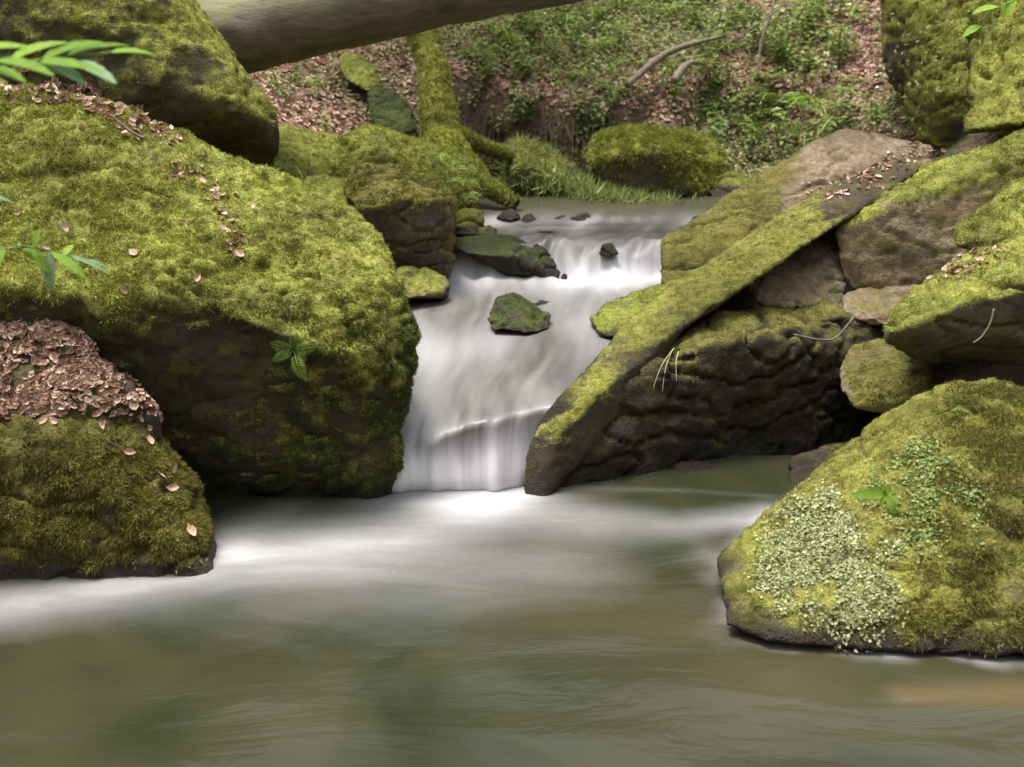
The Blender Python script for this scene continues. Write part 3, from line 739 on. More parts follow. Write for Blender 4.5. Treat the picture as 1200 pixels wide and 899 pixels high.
# ---- right-hand slabs
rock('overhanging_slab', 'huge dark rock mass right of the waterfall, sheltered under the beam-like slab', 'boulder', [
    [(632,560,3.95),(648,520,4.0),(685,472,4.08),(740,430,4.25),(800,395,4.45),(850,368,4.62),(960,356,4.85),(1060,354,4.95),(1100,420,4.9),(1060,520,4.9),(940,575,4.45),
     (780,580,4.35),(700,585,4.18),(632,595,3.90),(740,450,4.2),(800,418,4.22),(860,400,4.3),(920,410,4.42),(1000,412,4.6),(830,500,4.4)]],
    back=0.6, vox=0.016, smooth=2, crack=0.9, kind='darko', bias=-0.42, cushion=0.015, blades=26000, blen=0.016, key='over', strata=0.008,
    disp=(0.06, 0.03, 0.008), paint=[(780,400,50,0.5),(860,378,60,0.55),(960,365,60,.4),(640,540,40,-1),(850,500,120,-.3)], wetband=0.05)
rock('mossy_slab', 'long narrow slab running diagonally down to the waterfall like a beam', 'boulder', [
    {'p': [(612,566,3.88),(614,540,3.90),(622,512,3.94),(640,480,4.0),(672,450,4.12),(705,415,4.3),(760,358,4.6),(800,330,4.72),(800,392,4.38),(760,418,4.22),(700,462,4.02),(660,505,3.92),(640,545,3.87),(634,600,3.83),(612,600,3.85)], 'back': .3},
    {'p': [(705,415,4.3),(760,358,4.62),(860,290,4.95),(960,225,5.3),(1040,190,5.5),(1075,184,5.5),(1078,200,5.35),(1040,226,5.15),(940,286,4.85),(840,350,4.5),(760,415,4.24),(715,440,4.12),
     (800,350,4.5),(940,258,4.95)], 'back': .2}],
    vox=0.014, smooth=2, kind='beamk', bias=0.05, cushion=0.018, blades=38000, blen=0.013, key='beam', disp=(0.02, 0.010, 0.005), crack=0.3, wetband=0.06,
    paint=[(1040,205,55,-1.5),(985,240,40,-.4),(622,545,35,-.9),(690,440,60,.35)])
rock('mossy_slab', 'broad rounded slab behind the beam-like one, its bare tan top uppermost', 'boulder', [
    [(775,340,5.2),(776,285,5.45),(800,270,5.55),(870,225,5.8),(950,165,6.15),(985,153,6.2),(1035,157,6.2),(1095,170,6.1),(1090,215,5.9),(960,260,5.6),(860,310,5.35),(800,345,5.2),(860,270,5.5),(980,200,5.85)]],
    back=0.6, vox=0.018, smooth=2, kind='earth', bias=0.05, cushion=0.012, blades=26000, blen=0.012, key='broad', disp=(0.04, 0.02, 0.006),
    paint=[(810,300,60,.6),(920,210,60,.3),(1030,180,70,-1.8),(880,270,60,.1),(985,165,45,-1.2),(930,225,30,-.5)])
rock('mossy_boulder', 'brown-faced boulder on the right with a thick diagonal moss crest', 'boulder', [
    [(978,275,5.0),(1000,240,5.2),(1060,210,5.3),(1130,180,5.4),(1200,152,5.5),(1330,120,5.6),(1330,320,4.9),(1200,330,4.9),(1100,345,4.9),(1000,345,4.95),(985,320,4.95),
     (1005,262,4.98),(1080,222,5.02),(1200,182,5.1)]],
    back=0.6, vox=0.018, smooth=2, crack=0.5, kind='tan', bias=-0.4, cushion=0.025, blades=30000, blen=0.02, key='brown', disp=(0.045, 0.02, 0.007),
    paint=[(1070,205,35,.9),(1150,172,40,1.0),(1010,245,22,.7),(1120,200,35,.6),(1185,190,35,.6)])
rock('bare_rock', 'bare grey-brown rock wedged below the beam-like slab', 'rock', [
    [(880,330,5.0),(905,290,5.2),(975,262,5.3),(1005,270,5.2),(995,320,5.0),(985,360,4.85),(920,362,4.75),(885,355,4.8)]], back=0.4, vox=0.015, kind='earth', bias=-0.7, cushion=0.01, blades=12000, blen=0.012)
rock('bare_rock', 'low brown rock wedged under the brown-faced boulder', 'rock', [
    [(985,350,4.85),(1010,335,4.95),(1080,335,4.9),(1090,360,4.75),(1040,385,4.65),(990,375,4.7)]], back=0.4, vox=0.015, kind='earth', bias=-0.7, cushion=0.01, blades=12000, blen=0.012)
rock('mossy_rock', 'tan rock with a moss cap propped below the jutting slab', 'rock', [
    [(982,430,4.4),(1000,405,4.5),(1050,402,4.5),(1095,425,4.4),(1092,460,4.3),(1050,485,4.25),(1000,478,4.25),(985,455,4.3)]], back=0.4, vox=0.012, crack=0.2, kind='earth', bias=-0.35, cushion=0.015, blades=22000, blen=0.018,
    paint=[(1045,455,40,.7),(1010,470,30,.5)])
rock('jutting_slab', 'thick slab jutting in from the right edge, mossy above and black beneath', 'boulder', [
    [(1036,400,3.9),(1040,372,4.0),(1080,335,4.15),(1140,300,4.3),(1200,275,4.4),(1400,240,4.5),(1400,420,3.9),(1200,395,3.9),(1130,428,3.95),(1070,425,3.95),
     (1060,385,3.8),(1120,358,3.8),(1200,320,3.85),(1300,310,3.8)]],
    back=0.5, vox=0.014, smooth=4, kind='yellow', bias=-0.05, cushion=0.025, blades=50000, blen=0.015, key='jut', disp=(0.025, 0.015, 0.006),
    paint=[(1150,320,60,.4),(1080,360,50,.5),(1150,400,60,-.9),(1060,410,30,-.1)])
rock('mossy_rock', 'moss-covered lump resting above the jutting slab at the right edge', 'rock', [
    [(1118,290,4.5),(1125,265,4.6),(1160,240,4.7),(1200,215,4.8),(1320,180,4.9),(1320,290,4.4),(1200,275,4.45),(1150,298,4.45)]],
    back=0.4, vox=0.016, kind='yellow', bias=0.2, cushion=0.035, blades=34000, blen=0.022)
rock('mossy_boulder', 'big front right boulder at the pool edge with pale liverwort on its flank', 'boulder', [
    [(842,655,3.2),(870,625,3.35),(940,570,3.5),(1000,520,3.6),(1060,475,3.65),(1110,452,3.65),(1170,447,3.65),(1230,460,3.6),(1400,520,3.5),(1400,785,2.55),(1200,765,2.64),(1030,762,2.65),(900,752,2.68),(852,732,2.76),(846,706,2.86),
     (850,690,2.98),(1000,640,2.95),(1100,560,3.1),(1200,600,2.9)]],
    back=0.6, vox=0.013, smooth=4, kind='front', bias=0.55, cushion=0.02, blades=75000, blen=0.012, key='front', disp=(0.02, 0.014, 0.006), wetband=0.06,
    paint=[(1150,450,40,-.8),(1190,690,40,-.9)])
rock('mossy_rock', 'small moss rock at the waterline left of the front right boulder', 'rock', [
    [(925,560,4.1),(930,540,4.15),(960,525,4.25),(1000,522,4.3),(1010,560,4.0),(960,590,3.85),(935,585,3.9)]], back=0.3, vox=0.012, kind='olive', bias=0.2, cushion=0.015, blades=30000, blen=0.015)
rock('wet_stone', 'low brown stone under the dark slab at the waterline', 'stone', [
    [(785,562,4.12),(795,545,4.17),(820,540,4.2),(842,548,4.17),(845,566,4.12),(810,572,4.08)]], back=0.15, vox=0.01, kind='wet', bias=-1.2, blades=0, cushion=0, smooth=3)
# cliff pieces at the upper right
rock('mossy_crag', 'tall dark green crag at the top right behind the slabs', 'crag', [
    [(1030,-150,7.6),(1033,60,7.6),(1062,120,7.3),(1080,170,7.0),(1130,185,6.8),(1250,170,6.5),(1300,-150,7.6),(1120,20,7.2),(1100,120,6.9)]],
    back=0.9, vox=0.025, smooth=3, kind='green', bias=0.7, cushion=0.03, blades=12000, blen=0.02, key='crag', disp=(0.08, 0.02, 0.008))
rock('mossy_crag', 'bright yellow mossed crag in the top right corner', 'crag', [
    [(1165,-150,7.3),(1157,-20,6.7),(1145,60,6.3),(1128,160,5.85),(1330,140,5.3),(1400,-150,7.0),(1200,40,6.0),(1180,150,5.6)]],
    back=0.6, vox=0.022, smooth=3, kind='yellow', bias=0.5, cushion=0.035, blades=20000, blen=0.025, key='crag2', disp=(0.07, 0.02, 0.008))

# froth where the pool laps the rocks
from mathutils.kdtree import KDTree
def contact_foam(keys, width, amount):
    pts = np.concatenate([SURFS[k].V[np.abs(SURFS[k].V[:, 2]) < 0.02] for k in keys])
    kd = KDTree(len(pts))
    for i_, p in enumerate(pts): kd.insert((p[0], p[1], 0), i_)
    kd.balance()
    me = po.data; n_ = len(me.vertices)
    co = np.empty(n_ * 3, np.float32); me.vertices.foreach_get('co', co); co = co.reshape(-1, 3)
    fo = np.empty(n_, np.float32); me.attributes['foam'].data.foreach_get('value', fo)
    near = np.where((co[:, 0] > pts[:, 0].min() - .3) & (co[:, 0] < pts[:, 0].max() + .3) & (co[:, 1] > pts[:, 1].min() - .3) & (co[:, 1] < pts[:, 1].max() + .3))[0]
    d = np.array([kd.find((co[k, 0], co[k, 1], 0))[2] for k in near])
    wv = width * np.clip(1 + 1.4 * noise(co[near], 4, 3), .25, 3)
    fo[near] += amount * np.exp(-(d / wv) ** 1.3) * np.clip(0.8 + 1.2 * noise(co[near], 7, 8), 0.1, 1.6)
    me.attributes['foam'].data.foreach_set('value', fo)
contact_foam(['front'], 0.035, 0.40)
contact_foam(['over', 'beam'], 0.02, 0.14)

# ------------------------------------------------------------------ tubes: log, trunk, roots, twigs
def tube(pts, rad, seg=10, sub=6, wob=0.0, seed=1):
    A = np.array([list(p) + [r] for p, r in zip(pts, rad)], float)
    B = catmull(A, (len(pts) - 1) * sub + 1)
    P, R_ = B[:, :3], B[:, 3]
    T = np.gradient(P, axis=0); T /= np.linalg.norm(T, axis=1)[:, None]
    ref = np.array([0.13, 0.27, 0.95]) if abs(T[0, 2]) < 0.8 else np.array([1.0, 0.2, 0.1])
    X = np.cross(T, ref); X /= np.linalg.norm(X, axis=1)[:, None]; Yv = np.cross(X, T)
    th = np.linspace(0, 2 * np.pi, seg, endpoint=False)
    V = P[:, None] + R_[:, None, None] * (np.cos(th)[None, :, None] * X[:, None] + np.sin(th)[None, :, None] * Yv[:, None])
    nr = len(P)
    if wob:
        Vf = V.reshape(-1, 3); nd = (V - P[:, None]).reshape(-1, 3); nd /= np.linalg.norm(nd, axis=1)[:, None] + 1e-9
        V = (Vf + nd * (wob * fbm(Vf, 3, 4, seed))[:, None]).reshape(V.shape)
    V = V.reshape(-1, 3)
    i, j = np.meshgrid(np.arange(nr - 1), np.arange(seg), indexing='ij'); i, j = i.ravel(), j.ravel()
    Fc = np.c_[i * seg + j, i * seg + (j + 1) % seg, (i + 1) * seg + (j + 1) % seg, (i + 1) * seg + j]
    # caps
    V = np.r_[V, P[:1], P[-1:]]; k = np.arange(seg)
    c0 = np.c_[np.full(seg, nr * seg), (k + 1) % seg, k, k]; c1 = np.c_[np.full(seg, nr * seg + 1), (nr - 1) * seg + k, (nr - 1) * seg + (k + 1) % seg, (nr - 1) * seg + (k + 1) % seg]
    return V, Fc, np.r_[c0[:, :3], c1[:, :3]]
def tubes_mesh(name, specs, m, parent=None, base=(0, 0, 0), attrs=False):
    me = bpy.data.meshes.new(name); Vs, Fs = [], []; off = 0
    for sp in specs:
        V, Q, Tn = tube(**sp); Vs.append(V)
        Fs += [tuple(x) for x in (Q + off)] + [tuple(x) for x in (Tn + off)]; off += len(V)
    V = np.concatenate(Vs)
    me.from_pydata((V - np.array(base)).tolist(), [], Fs)
    me.polygons.foreach_set('use_smooth', np.ones(len(me.polygons), bool))
    if attrs:
        pass
    return link(name, me, m, parent, (0, 0, 0) if parent is not None else base)

# fallen log
lm, t, b = mat('log_bark'); N = NB(t); c = N.coord()
mp = N.n('ShaderNodeMapping'); mp.inputs['Scale'].default_value = (1.2, 5, 5); mp.inputs['Rotation'].default_value = (0, 0.2, 0); N.l(c, mp.inputs[0])
n1 = N.noise(mp.outputs[0], 3, 5, 0.6); n2 = N.noise(c, 30, 5, 0.7); n3 = N.noise(c, 2.0, 4, 0.6)
lc = N.mix(N.ramp(n1, [(0.3, 0.0), (0.7, 1.0)]), (0.06, 0.05, 0.032), (0.16, 0.135, 0.09))
geo = N.n('ShaderNodeNewGeometry'); sx = N.n('ShaderNodeSeparateXYZ'); N.l(geo.outputs['Normal'], sx.inputs[0])
gf = N.math('ADD', N.math('MULTIPLY', sx.outputs[2], 0.7), N.math('MULTIPLY', N.math('SUBTRACT', n3, 0.5), 2.2))
lc = N.mix(N.ramp(gf, [(0.35, 0.0), (0.75, 0.75)]), lc, (0.17, 0.185, 0.05))
lc = N.mix(N.ramp(N.noise(mp.outputs[0], 9, 3), [(0.30, 0.8), (0.38, 0.0)]), lc, (0.04, 0.03, 0.02))
N.l(lc, b.inputs['Base Color']); b.inputs['Roughness'].default_value = 0.8
N.bump(N.math('ADD', n1, N.math('MULTIPLY', n2, 0.3)), 0.5, 0.02, b)
lp = [at(60, 62, 6.1), at(240, 44, 6.1), at(330, 28, 6.15), at(450, 1, 6.2), at(560, -20, 6.25), at(700, -48, 6.3), at(900, -95, 6.4), at(1150, -160, 6.5)]
b0 = lp[1]
V, Q, Tn = tube(lp, [0.235, 0.225, 0.212, 0.207, 0.205, 0.20, 0.19, 0.17], 36, 14, 0.03)
me = bpy.data.meshes.new('fallen_log'); me.from_pydata((V - b0).tolist(), [], [tuple(x) for x in Q] + [tuple(x) for x in Tn])
me.polygons.foreach_set('use_smooth', np.ones(len(me.polygons), bool))
tag(link('fallen_log', me, lm, None, b0), 'thick smooth fallen log spanning the gully across the top', 'log')

# leaning mossy trunk with roots and crown
tb = at(520, 165, 7.4)
tree = empty('mossy_tree', tb)
tag(tree, 'leaning moss-clad tree with sprawling roots beside the upper pool', 'tree')
tp = [at(528, 195, 7.35), at(516, 150, 7.45), at(511, 110, 7.6), at(504, 70, 7.75), at(492, 30, 7.9), at(485, -30, 8.1), at(470, -150, 8.4), at(455, -350, 8.8), at(450, -600, 9.2)]
tr_ = [0.13, 0.11, 0.098, 0.094, 0.092, 0.09, 0.11, 0.09, 0.04]
def mossy_tube(name, specs, parent, base, kind, dens, blen, bias=0.6):
    Vs, Qs = [], []; off = 0
    for sp in specs:
        V, Q, Tn = tube(**sp); Vs.append(V); Qs.append(Q + off); off += len(V)
    V = np.concatenate(Vs); Q = np.concatenate(Qs)
    Q = Q[:, ::-1].copy()
    s = Surf(V, Q); n = s.vnormals()
    if np.einsum('ij,ij->i', n, V - V.mean(axis=0)).mean() < 0: Q = Q[:, ::-1].copy(); s = Surf(V, Q); n = s.vnormals()
    m = np.clip((n[:, 2] * 0.6 + bias + 0.8 * fbm(V, 4, 3, 12)) * 1.5, 0, 1)
    V = V + n * (m * 0.02 * (0.6 + noise(V, 20, 4)))[:, None]
    me = mesh_np(name, V - base, Q, 4); fattr(me, 'moss', m); fattr(me, 'wet', 0 * m)
    o = link(name, me, RM[kind], parent)
    s = Surf(V, Q); mf = m[Q].mean(axis=1)
    P, Nn, idx = s.scatter(np.where(s.cen[:, 2] < 3.6, mf, 0), dens)
    d = Nn + rng.normal(size=P.shape) * 0.5; d[:, 2] -= 0.3
    L = blen * (0.5 + rng.random(len(P)))
    q = bake('moss', BLADE_V, BLADE_F, P - base, frames(d), L, BM[kind], None, o); q['kind'] = 'stuff'
    return o
mossy_tube('trunk', [dict(pts=tp, rad=tr_, seg=22, sub=14, wob=0.03, seed=5)], tree, tb, 'yellow', 16000, 0.022, 1.1)
for rp, rr in (([at(525,165,7.35), at(545,195,7.15), at(565,215,7.0), at(590,232,6.9), at(605,240,6.85)], [0.075, 0.07, 0.06, 0.045, 0.03]),
               ([at(515,165,7.3), at(500,175,7.1), at(470,185,6.9)], [0.08, 0.06, 0.03]),
               ([at(530,160,7.45), at(560,170,7.6), at(600,185,7.8)], [0.07, 0.045, 0.025]),
               ([at(520,165,7.2), at(530,200,6.95), at(540,235,6.8)], [0.09, 0.06, 0.04])):
    mossy_tube('root', [dict(pts=rp, rad=rr, seg=14, sub=10, wob=0.03, seed=8)], tree, tb, 'green', 16000, 0.024, 0.75)
limbs = []
for k in range(7):
    a = k * 0.9 + 0.3; f_ = 5 + (k % 3)
    s0 = tp[6] + (tp[8] - tp[6]) * (0.15 + 0.11 * k)
    e = s0 + np.array([math.cos(a) * 1.8, math.sin(a) * 1.4 + 0.4, 0.9])
    limbs.append((s0, (s0 + e) / 2 + np.array([0, 0, 0.2]), e))
    tubes_mesh('limb', [dict(pts=[s0, (s0 + e) / 2 + np.array([0, 0, 0.2]), e], rad=[0.05, 0.035, 0.012], seg=8, sub=6)], TWIG, tree, tb)
cc = np.concatenate([l[0] + (l[2] - l[0]) * rng.random((260, 1)) + rng.normal(size=(260, 3)) * np.array([0.4, 0.4, 0.28]) for l in limbs])
bake('crown', LEAF_V, LEAF_F, cc - tb, frames(rng.normal(size=cc.shape) * 0.5 + np.array([0, 0, 1])), 0.09 + 0.05 * rng.random(len(cc)), HERB, None, tree)

# ------------------------------------------------------------------ leaf litter (nobody could count it)
def flat_frames(Nn, jitter=0.35):
    return frames(Nn + rng.normal(size=Nn.shape) * jitter)
px, py = proj(GS.cen); fn = GS.fn
inview = (px > -60) & (px < 1260) & (py > -60) & (py < 560) & (GS.cen[:, 1] > 3.2) & (GS.cen[:, 1] < 12.5)
lw = np.clip(0.55 + 1.6 * fbm(GS.cen, 1.3, 3, 31), 0.0, 1.3)
for (x, y, rx, ry, v) in ((560,110,50,50,.7),(610,120,60,40,.9),(360,100,70,50,.9),(370,140,70,20,.5),(830,100,80,30,.4),(980,120,50,40,.7),(700,130,60,40,.5),(820,180,30,20,-.5),
                          (740,30,140,40,-.6),(480,190,90,40,-.9),(620,172,90,26,-1.3)):
    lw = lw + v * np.exp(-((px - x) / rx) ** 2 - ((py - y) / ry) ** 2)
lw = np.clip(lw, 0, 1.5) * (fn[:, 2] > 0.35) * inview * (GS.cen[:, 2] > wlevel(GS.cen[:, 1]) + 0.03)
P, Nn, idx = GS.scatter(lw, n=34000)
o = bake('leaf_litter', CURL_V, CURL_F, P + Nn * 0.008, flat_frames(Nn, 0.4), 0.04 + 0.035 * rng.random(len(P)), LITTER)
tag(o, 'carpet of dry pinkish brown leaves over the far bank', 'leaf litter', kind='stuff')

def rock_litter(name, label, keys, blobs, n, size=0.045, jitter=0.4, tintpow=1.0):
    Ps, Ns = [], []
    for k in keys:
        s = SURFS[k]
        wgt = np.zeros(len(s.cen))
        for (x, y, rx, ry, ang, v) in blobs:
            ca, sa = math.cos(math.radians(ang)), math.sin(math.radians(ang))
            dx, dy = s.fx - x, s.fy - y
            u = (dx * ca + dy * sa) / rx; q = (-dx * sa + dy * ca) / ry
            wgt = np.maximum(wgt, v * np.exp(-(u * u + q * q)))
        wgt = np.where((s.fac > -0.1) & (s.fn[:, 2] > 0.05), wgt, 0) * np.clip(0.6 + fbm(s.cen, 9, 2, 3), 0, 1.5)
        wgt = np.where(wgt > 0.08, wgt, 0)
        P, Nn, _ = s.scatter(wgt, n=n)
        Ps.append(P); Ns.append(Nn)
    P, Nn = np.concatenate(Ps), np.concatenate(Ns)
    o = bake(name, CURL_V, CURL_F, P + Nn * 0.006, flat_frames(Nn, jitter), size * (0.3 + 0.9 * rng.random(len(P))), LITTER, np.clip(rng.random(len(P)) ** 1.6 + .05, 0, 1))
    return tag(o, label, 'leaf litter', kind='stuff')
rock_litter('leaf_litter', 'drift of dry leaves on the soil between the left boulders', ['soil'], [(40,400,70,50,30,1),(110,445,65,28,35,1),(30,460,80,30,0,1)], 7500, 0.034, 0.25)
rock_litter('leaf_litter', 'dry leaves spilling over the crest of the bottom left boulder', ['ll'], [(60,480,110,14,5,1),(185,560,14,40,-20,.25)], 420, 0.04)
rock_litter('leaf_litter', 'dry leaves lodged in the crease behind the largest boulder', ['hero', 'ul'], [(120,125,75,14,24,1),(60,110,50,12,0,.9)], 520, 0.045)
rock_litter('leaf_litter', 'thin trail of leaf crumbs down the largest boulder', ['hero'], [(265,255,14,40,-20,.8),(215,205,25,12,0,.8)], 90, 0.035)
rock_litter('leaf_litter', 'leaf scraps on the beam-like and broad slabs', ['beam', 'broad'], [(1030,200,60,14,-25,.8),(960,215,25,10,0,.5)], 160, 0.035)
rock_litter('leaf_litter', 'small pile of leaves on top of the jutting slab', ['jut'], [(1130,312,45,10,-20,1)], 220, 0.035)

def extra_moss(key, wfun, n, ln, pal, droop=.4, seed=3, thr=0.0):
    s = SURFS[key]
    wg = wfun(s) * np.clip(noise(s.cen, 9, seed) * 2 + .5 - thr, 0, 1) * s.mf * (s.fac > -.3) * (s.fx > -100) * (s.fx < 1300)
    P, Nn, _ = s.scatter(wg, n=n); k = len(P)
    d = Nn * .8 + rng.normal(size=P.shape) * .55; d[:, 2] -= droop * (1 - np.clip(Nn[:, 2], 0, 1))
    L = ln * (.5 + rng.random(k))
    o = bake('feathery_moss', BLADE_V, BLADE_F, P - s.base, frames(d), np.stack([L * 1.1, L * 1.1, L], 1), BM[pal], None, s.obj); o['kind'] = 'stuff'
extra_moss('hero', lambda s: sstep(-s.fx, -420, -150) * sstep(-s.fy, -400, -330), 60000, .015, 'yellow', seed=3)
extra_moss('hero', lambda s: sstep(s.fy, 330, 420), 30000, .012, 'deep', seed=11)
extra_moss('front', lambda s: sstep(s.fx + 0.35 * (s.fy - 600), 1040, 1120), 70000, .013, 'olive', .8, seed=5, thr=-.3)
extra_moss('ll', lambda s: sstep(s.fy, 500, 540), 55000, .015, 'olive', 1.0, seed=7, thr=-.2)
extra_moss('over', lambda s: sstep(s.fy, 400, 470) , 9000, .011, 'deep', .8, seed=9)
extra_moss('bgb', lambda s: 1 + 0 * s.fx, 20000, .03, 'green', .9, seed=13)
# single dry leaves one can point at, lying on the boulders
lme = mesh_np('dry_leaf', CURL_V * 0.05, CURL_F, 3, False); fattr(lme, 'tint', np.full(len(CURL_V), 0.6)); lme.materials.append(LITTER)
def surf_hit(key, px, py):
    s = SURFS[key]
    if not hasattr(s, 'bvh'):
        s.bvh = BVHTree.FromPolygons(s.V.tolist(), s.F.tolist())
    h = s.bvh.ray_cast(Vector(CAM), Vector(ray(px, py)).normalized())
    return (np.array(h[0]), np.array(h[1])) if h[0] is not None else (None, None)
def lay(o, P, Nn, off=0.015):
    o.location = P + Nn * off
    q = Vector(Nn + rng.normal(size=3) * 0.25).to_track_quat('Z', 'Y')
    o.rotation_mode = 'QUATERNION'
    from mathutils import Quaternion
    o.rotation_quaternion = q @ Quaternion((0, 0, 1), random.uniform(0, 6.28))
LG = {'hero': ('pale dry leaf caught in the bright moss of the largest left boulder', 'dry leaves caught in the moss of the largest left boulder',
               [(60,190),(145,160),(105,235),(55,290),(75,268),(185,250),(160,300),(215,262),(255,225),(240,215),(300,245),(285,300),(25,250),(150,340),(95,150),(230,330)]),
      'll': ('pale dry leaf clinging to the bottom left boulder', 'dry leaves clinging to the bottom left boulder',
             [(135,515),(150,530),(175,520),(198,552),(203,570),(170,500),(120,500),(222,622)])}
ORD = ['first','second','third','fourth','fifth','sixth','seventh','eighth','ninth','tenth','eleventh','twelfth','thirteenth','fourteenth','fifteenth','sixteenth']
for key, (lb, gr, pts) in LG.items():
    for i_, (x, y) in enumerate(sorted(pts)):
        P, Nn = surf_hit(key, x, y)
        if P is None: continue
        o = link('dry_leaf', lme, None); lay(o, P, Nn); tag(o, ORD[i_] + ' from left of the ' + gr, 'leaf', gr)
        o.scale = (random.uniform(.7, 1.1),) * 3

# ------------------------------------------------------------------ ferns and herbs
def frond_mesh(L=0.35, n=16, wid=0.28, arch=0.45, name='frond'):
    V, Fc = [], []
    def quad(a, b_, c_, d_):
        k = len(V); V.extend([a, b_, c_, d_]); Fc.append((k, k + 1, k + 2, k + 3))
    pts = []
    for i in range(n + 1):
        t_ = i / n
        pts.append(np.array([0, L * t_ * (1 - 0.12 * t_), L * (arch * 1.6 * t_ - arch * 1.9 * t_ * t_)]))
    for i in range(n):
        a, b_ = pts[i], pts[i + 1]; wd = 0.004 * L / 0.35
        quad(a + [-wd, 0, 0], a + [wd, 0, 0], b_ + [wd * .8, 0, 0], b_ + [-wd * .8, 0, 0])
        t_ = i / n
        if t_ < 0.14: continue
        ln = wid * L * math.sin(math.pi * (t_ * 0.86 + 0.12)) ** 0.8 * (1 if t_ < .9 else .6)
        st = L / n * 0.78
        for sgn in (-1, 1):
            r0 = a + (b_ - a) * 0.1
            tip = r0 + np.array([sgn * ln, ln * 0.28, -ln * 0.22])
            mid_ = r0 + np.array([sgn * ln * 0.55, ln * 0.10, -ln * 0.03])
            quad(r0, mid_ + [0, -st * 0.36, 0], tip, mid_ + [0, st * 0.40, 0.0])
    me = bpy.data.meshes.new(name); me.from_pydata([tuple(v) for v in V], [], Fc)
    fattr(me, 'tint', np.repeat(rng.random(len(V) // 4) * 0.5 + 0.3, 4))
    me.materials.append(FERNM)
    return me
FR = [frond_mesh(0.34, 16, 0.26, 0.5), frond_mesh(0.28, 14, 0.30, 0.35), frond_mesh(0.40, 18, 0.22, 0.65)]
def fern(loc, n=7, s=1.0, name='fern', label='', group=None, tilt=0.0, az0=None, spread=6.283):
    root = empty(name, loc, random.uniform(0, 6.28) if az0 is None else az0)
    tag(root, label, 'fern', group)
    for k in range(n):
        o = link('frond', random.choice(FR), None, root)
        o.rotation_euler = (random.uniform(-0.1, 0.45) + tilt, random.uniform(-.2, .2), spread * (k + random.uniform(-.3, .3)) / n)
        q = s * random.uniform(0.7, 1.15); o.scale = (q, q, q)
    return root
def herb_mesh(seed, n=9, h=0.22, leaf=0.07, name='herb'):
    r = np.random.default_rng(seed)
    V, Fc, tt = [], [], []
    # leafy stems
    for s_ in range(3):
        a = r.uniform(0, 6.28); lean = np.array([math.cos(a), math.sin(a), 0]) * r.uniform(0.2, 0.6)
        hh = h * r.uniform(0.6, 1.1)
        top = lean * hh + np.array([0, 0, hh]); w_ = 0.003
        k = len(V); V += [np.array([-w_, 0, 0]), np.array([w_, 0, 0]), top + [w_, 0, 0], top + [-w_, 0, 0]]; Fc.append((k, k + 1, k + 2, k + 3)); tt += [0.2] * 4
        for i in range(n):
            t_ = 0.35 + 0.65 * i / (n - 1); p = lean * hh * t_ + np.array([0, 0, hh * t_])
            th = i * 2.4 + r.uniform(-.3, .3); d = np.array([math.cos(th), math.sin(th), r.uniform(-.25, .25)]); sd2 = np.array([-math.sin(th), math.cos(th), 0])
            L = leaf * r.uniform(.6, 1.2); k = len(V); tv = r.random()
            V += [p, p + d * L * .5 + sd2 * L * .3 + [0, 0, .006], p + d * L + [0, 0, -L * .2], p + d * L * .5 - sd2 * L * .3 + [0, 0, .006]]
            Fc.append((k, k + 1, k + 2, k + 3)); tt += [tv] * 4
    me = bpy.data.meshes.new(name); me.from_pydata([tuple(v) for v in V], [], Fc); fattr(me, 'tint', tt)
    me.materials.append(HERB); return me
HM = [herb_mesh(i, 8, 0.16 + 0.03 * i, 0.042 + 0.005 * i) for i in range(5)]
# ferns on the far bank
for (x, y, s) in [(870,150,.9),(905,128,.8),(960,135,.9),(845,60,.8),(920,60,.8),(700,60,.8),(640,60,.9),(660,95,.7),(780,20,.9),(580,45,.8),(620,20,.8),(720,110,.7),(790,165,.6),
                  (940,165,.7),(880,20,.8),(560,70,.6),(690,20,.8),(800,85,.7),(740,75,.7),(980,60,.7),(1000,100,.6),(835,130,.7),(600,60,.7),(660,30,.8),(740,10,.8),(820,30,.7),(900,95,.7),
                  (1010,30,.8),(950,20,.8),(570,12,.7),(980,160,.6),(1030,130,.5)]:
    P = ground_hit(x, y)
    if P is None: continue
    fern(P + np.array([0, 0, 0.0]), random.randint(6, 9), s * (1.6 if 840 < x < 1000 and y > 110 else 1.2), 'fern', 'arching green fern growing on the far leafy bank', 'ferns growing over the far bank')
for (x, y, lb) in ((365,105,'fern tuft on the leaf slope under the log'),(360,200,'fern spreading over the green ledge behind the largest boulder'),(345,212,'low fern beside the crevice of the green ledge'),
                   (505,175,'fern at the foot of the leaning trunk')):
    P = ground_hit(x, y, 5.4)
    if P is not None: fern(P + np.array([0, -0.05, 0.03]), 6, 0.55, 'fern', lb)
for i_, (x, y) in enumerate(sorted(((515,190),(535,200),(548,215),(525,215),(500,185),(545,235)))):
    P, Nn = surf_hit('fr', x, y)
    if P is not None: fern(P, 5, 0.36, 'fern', ORD[i_] + ' from the left of the small ferns fringing the boulder under the leaning trunk', 'ferns on the boulder under the leaning trunk')
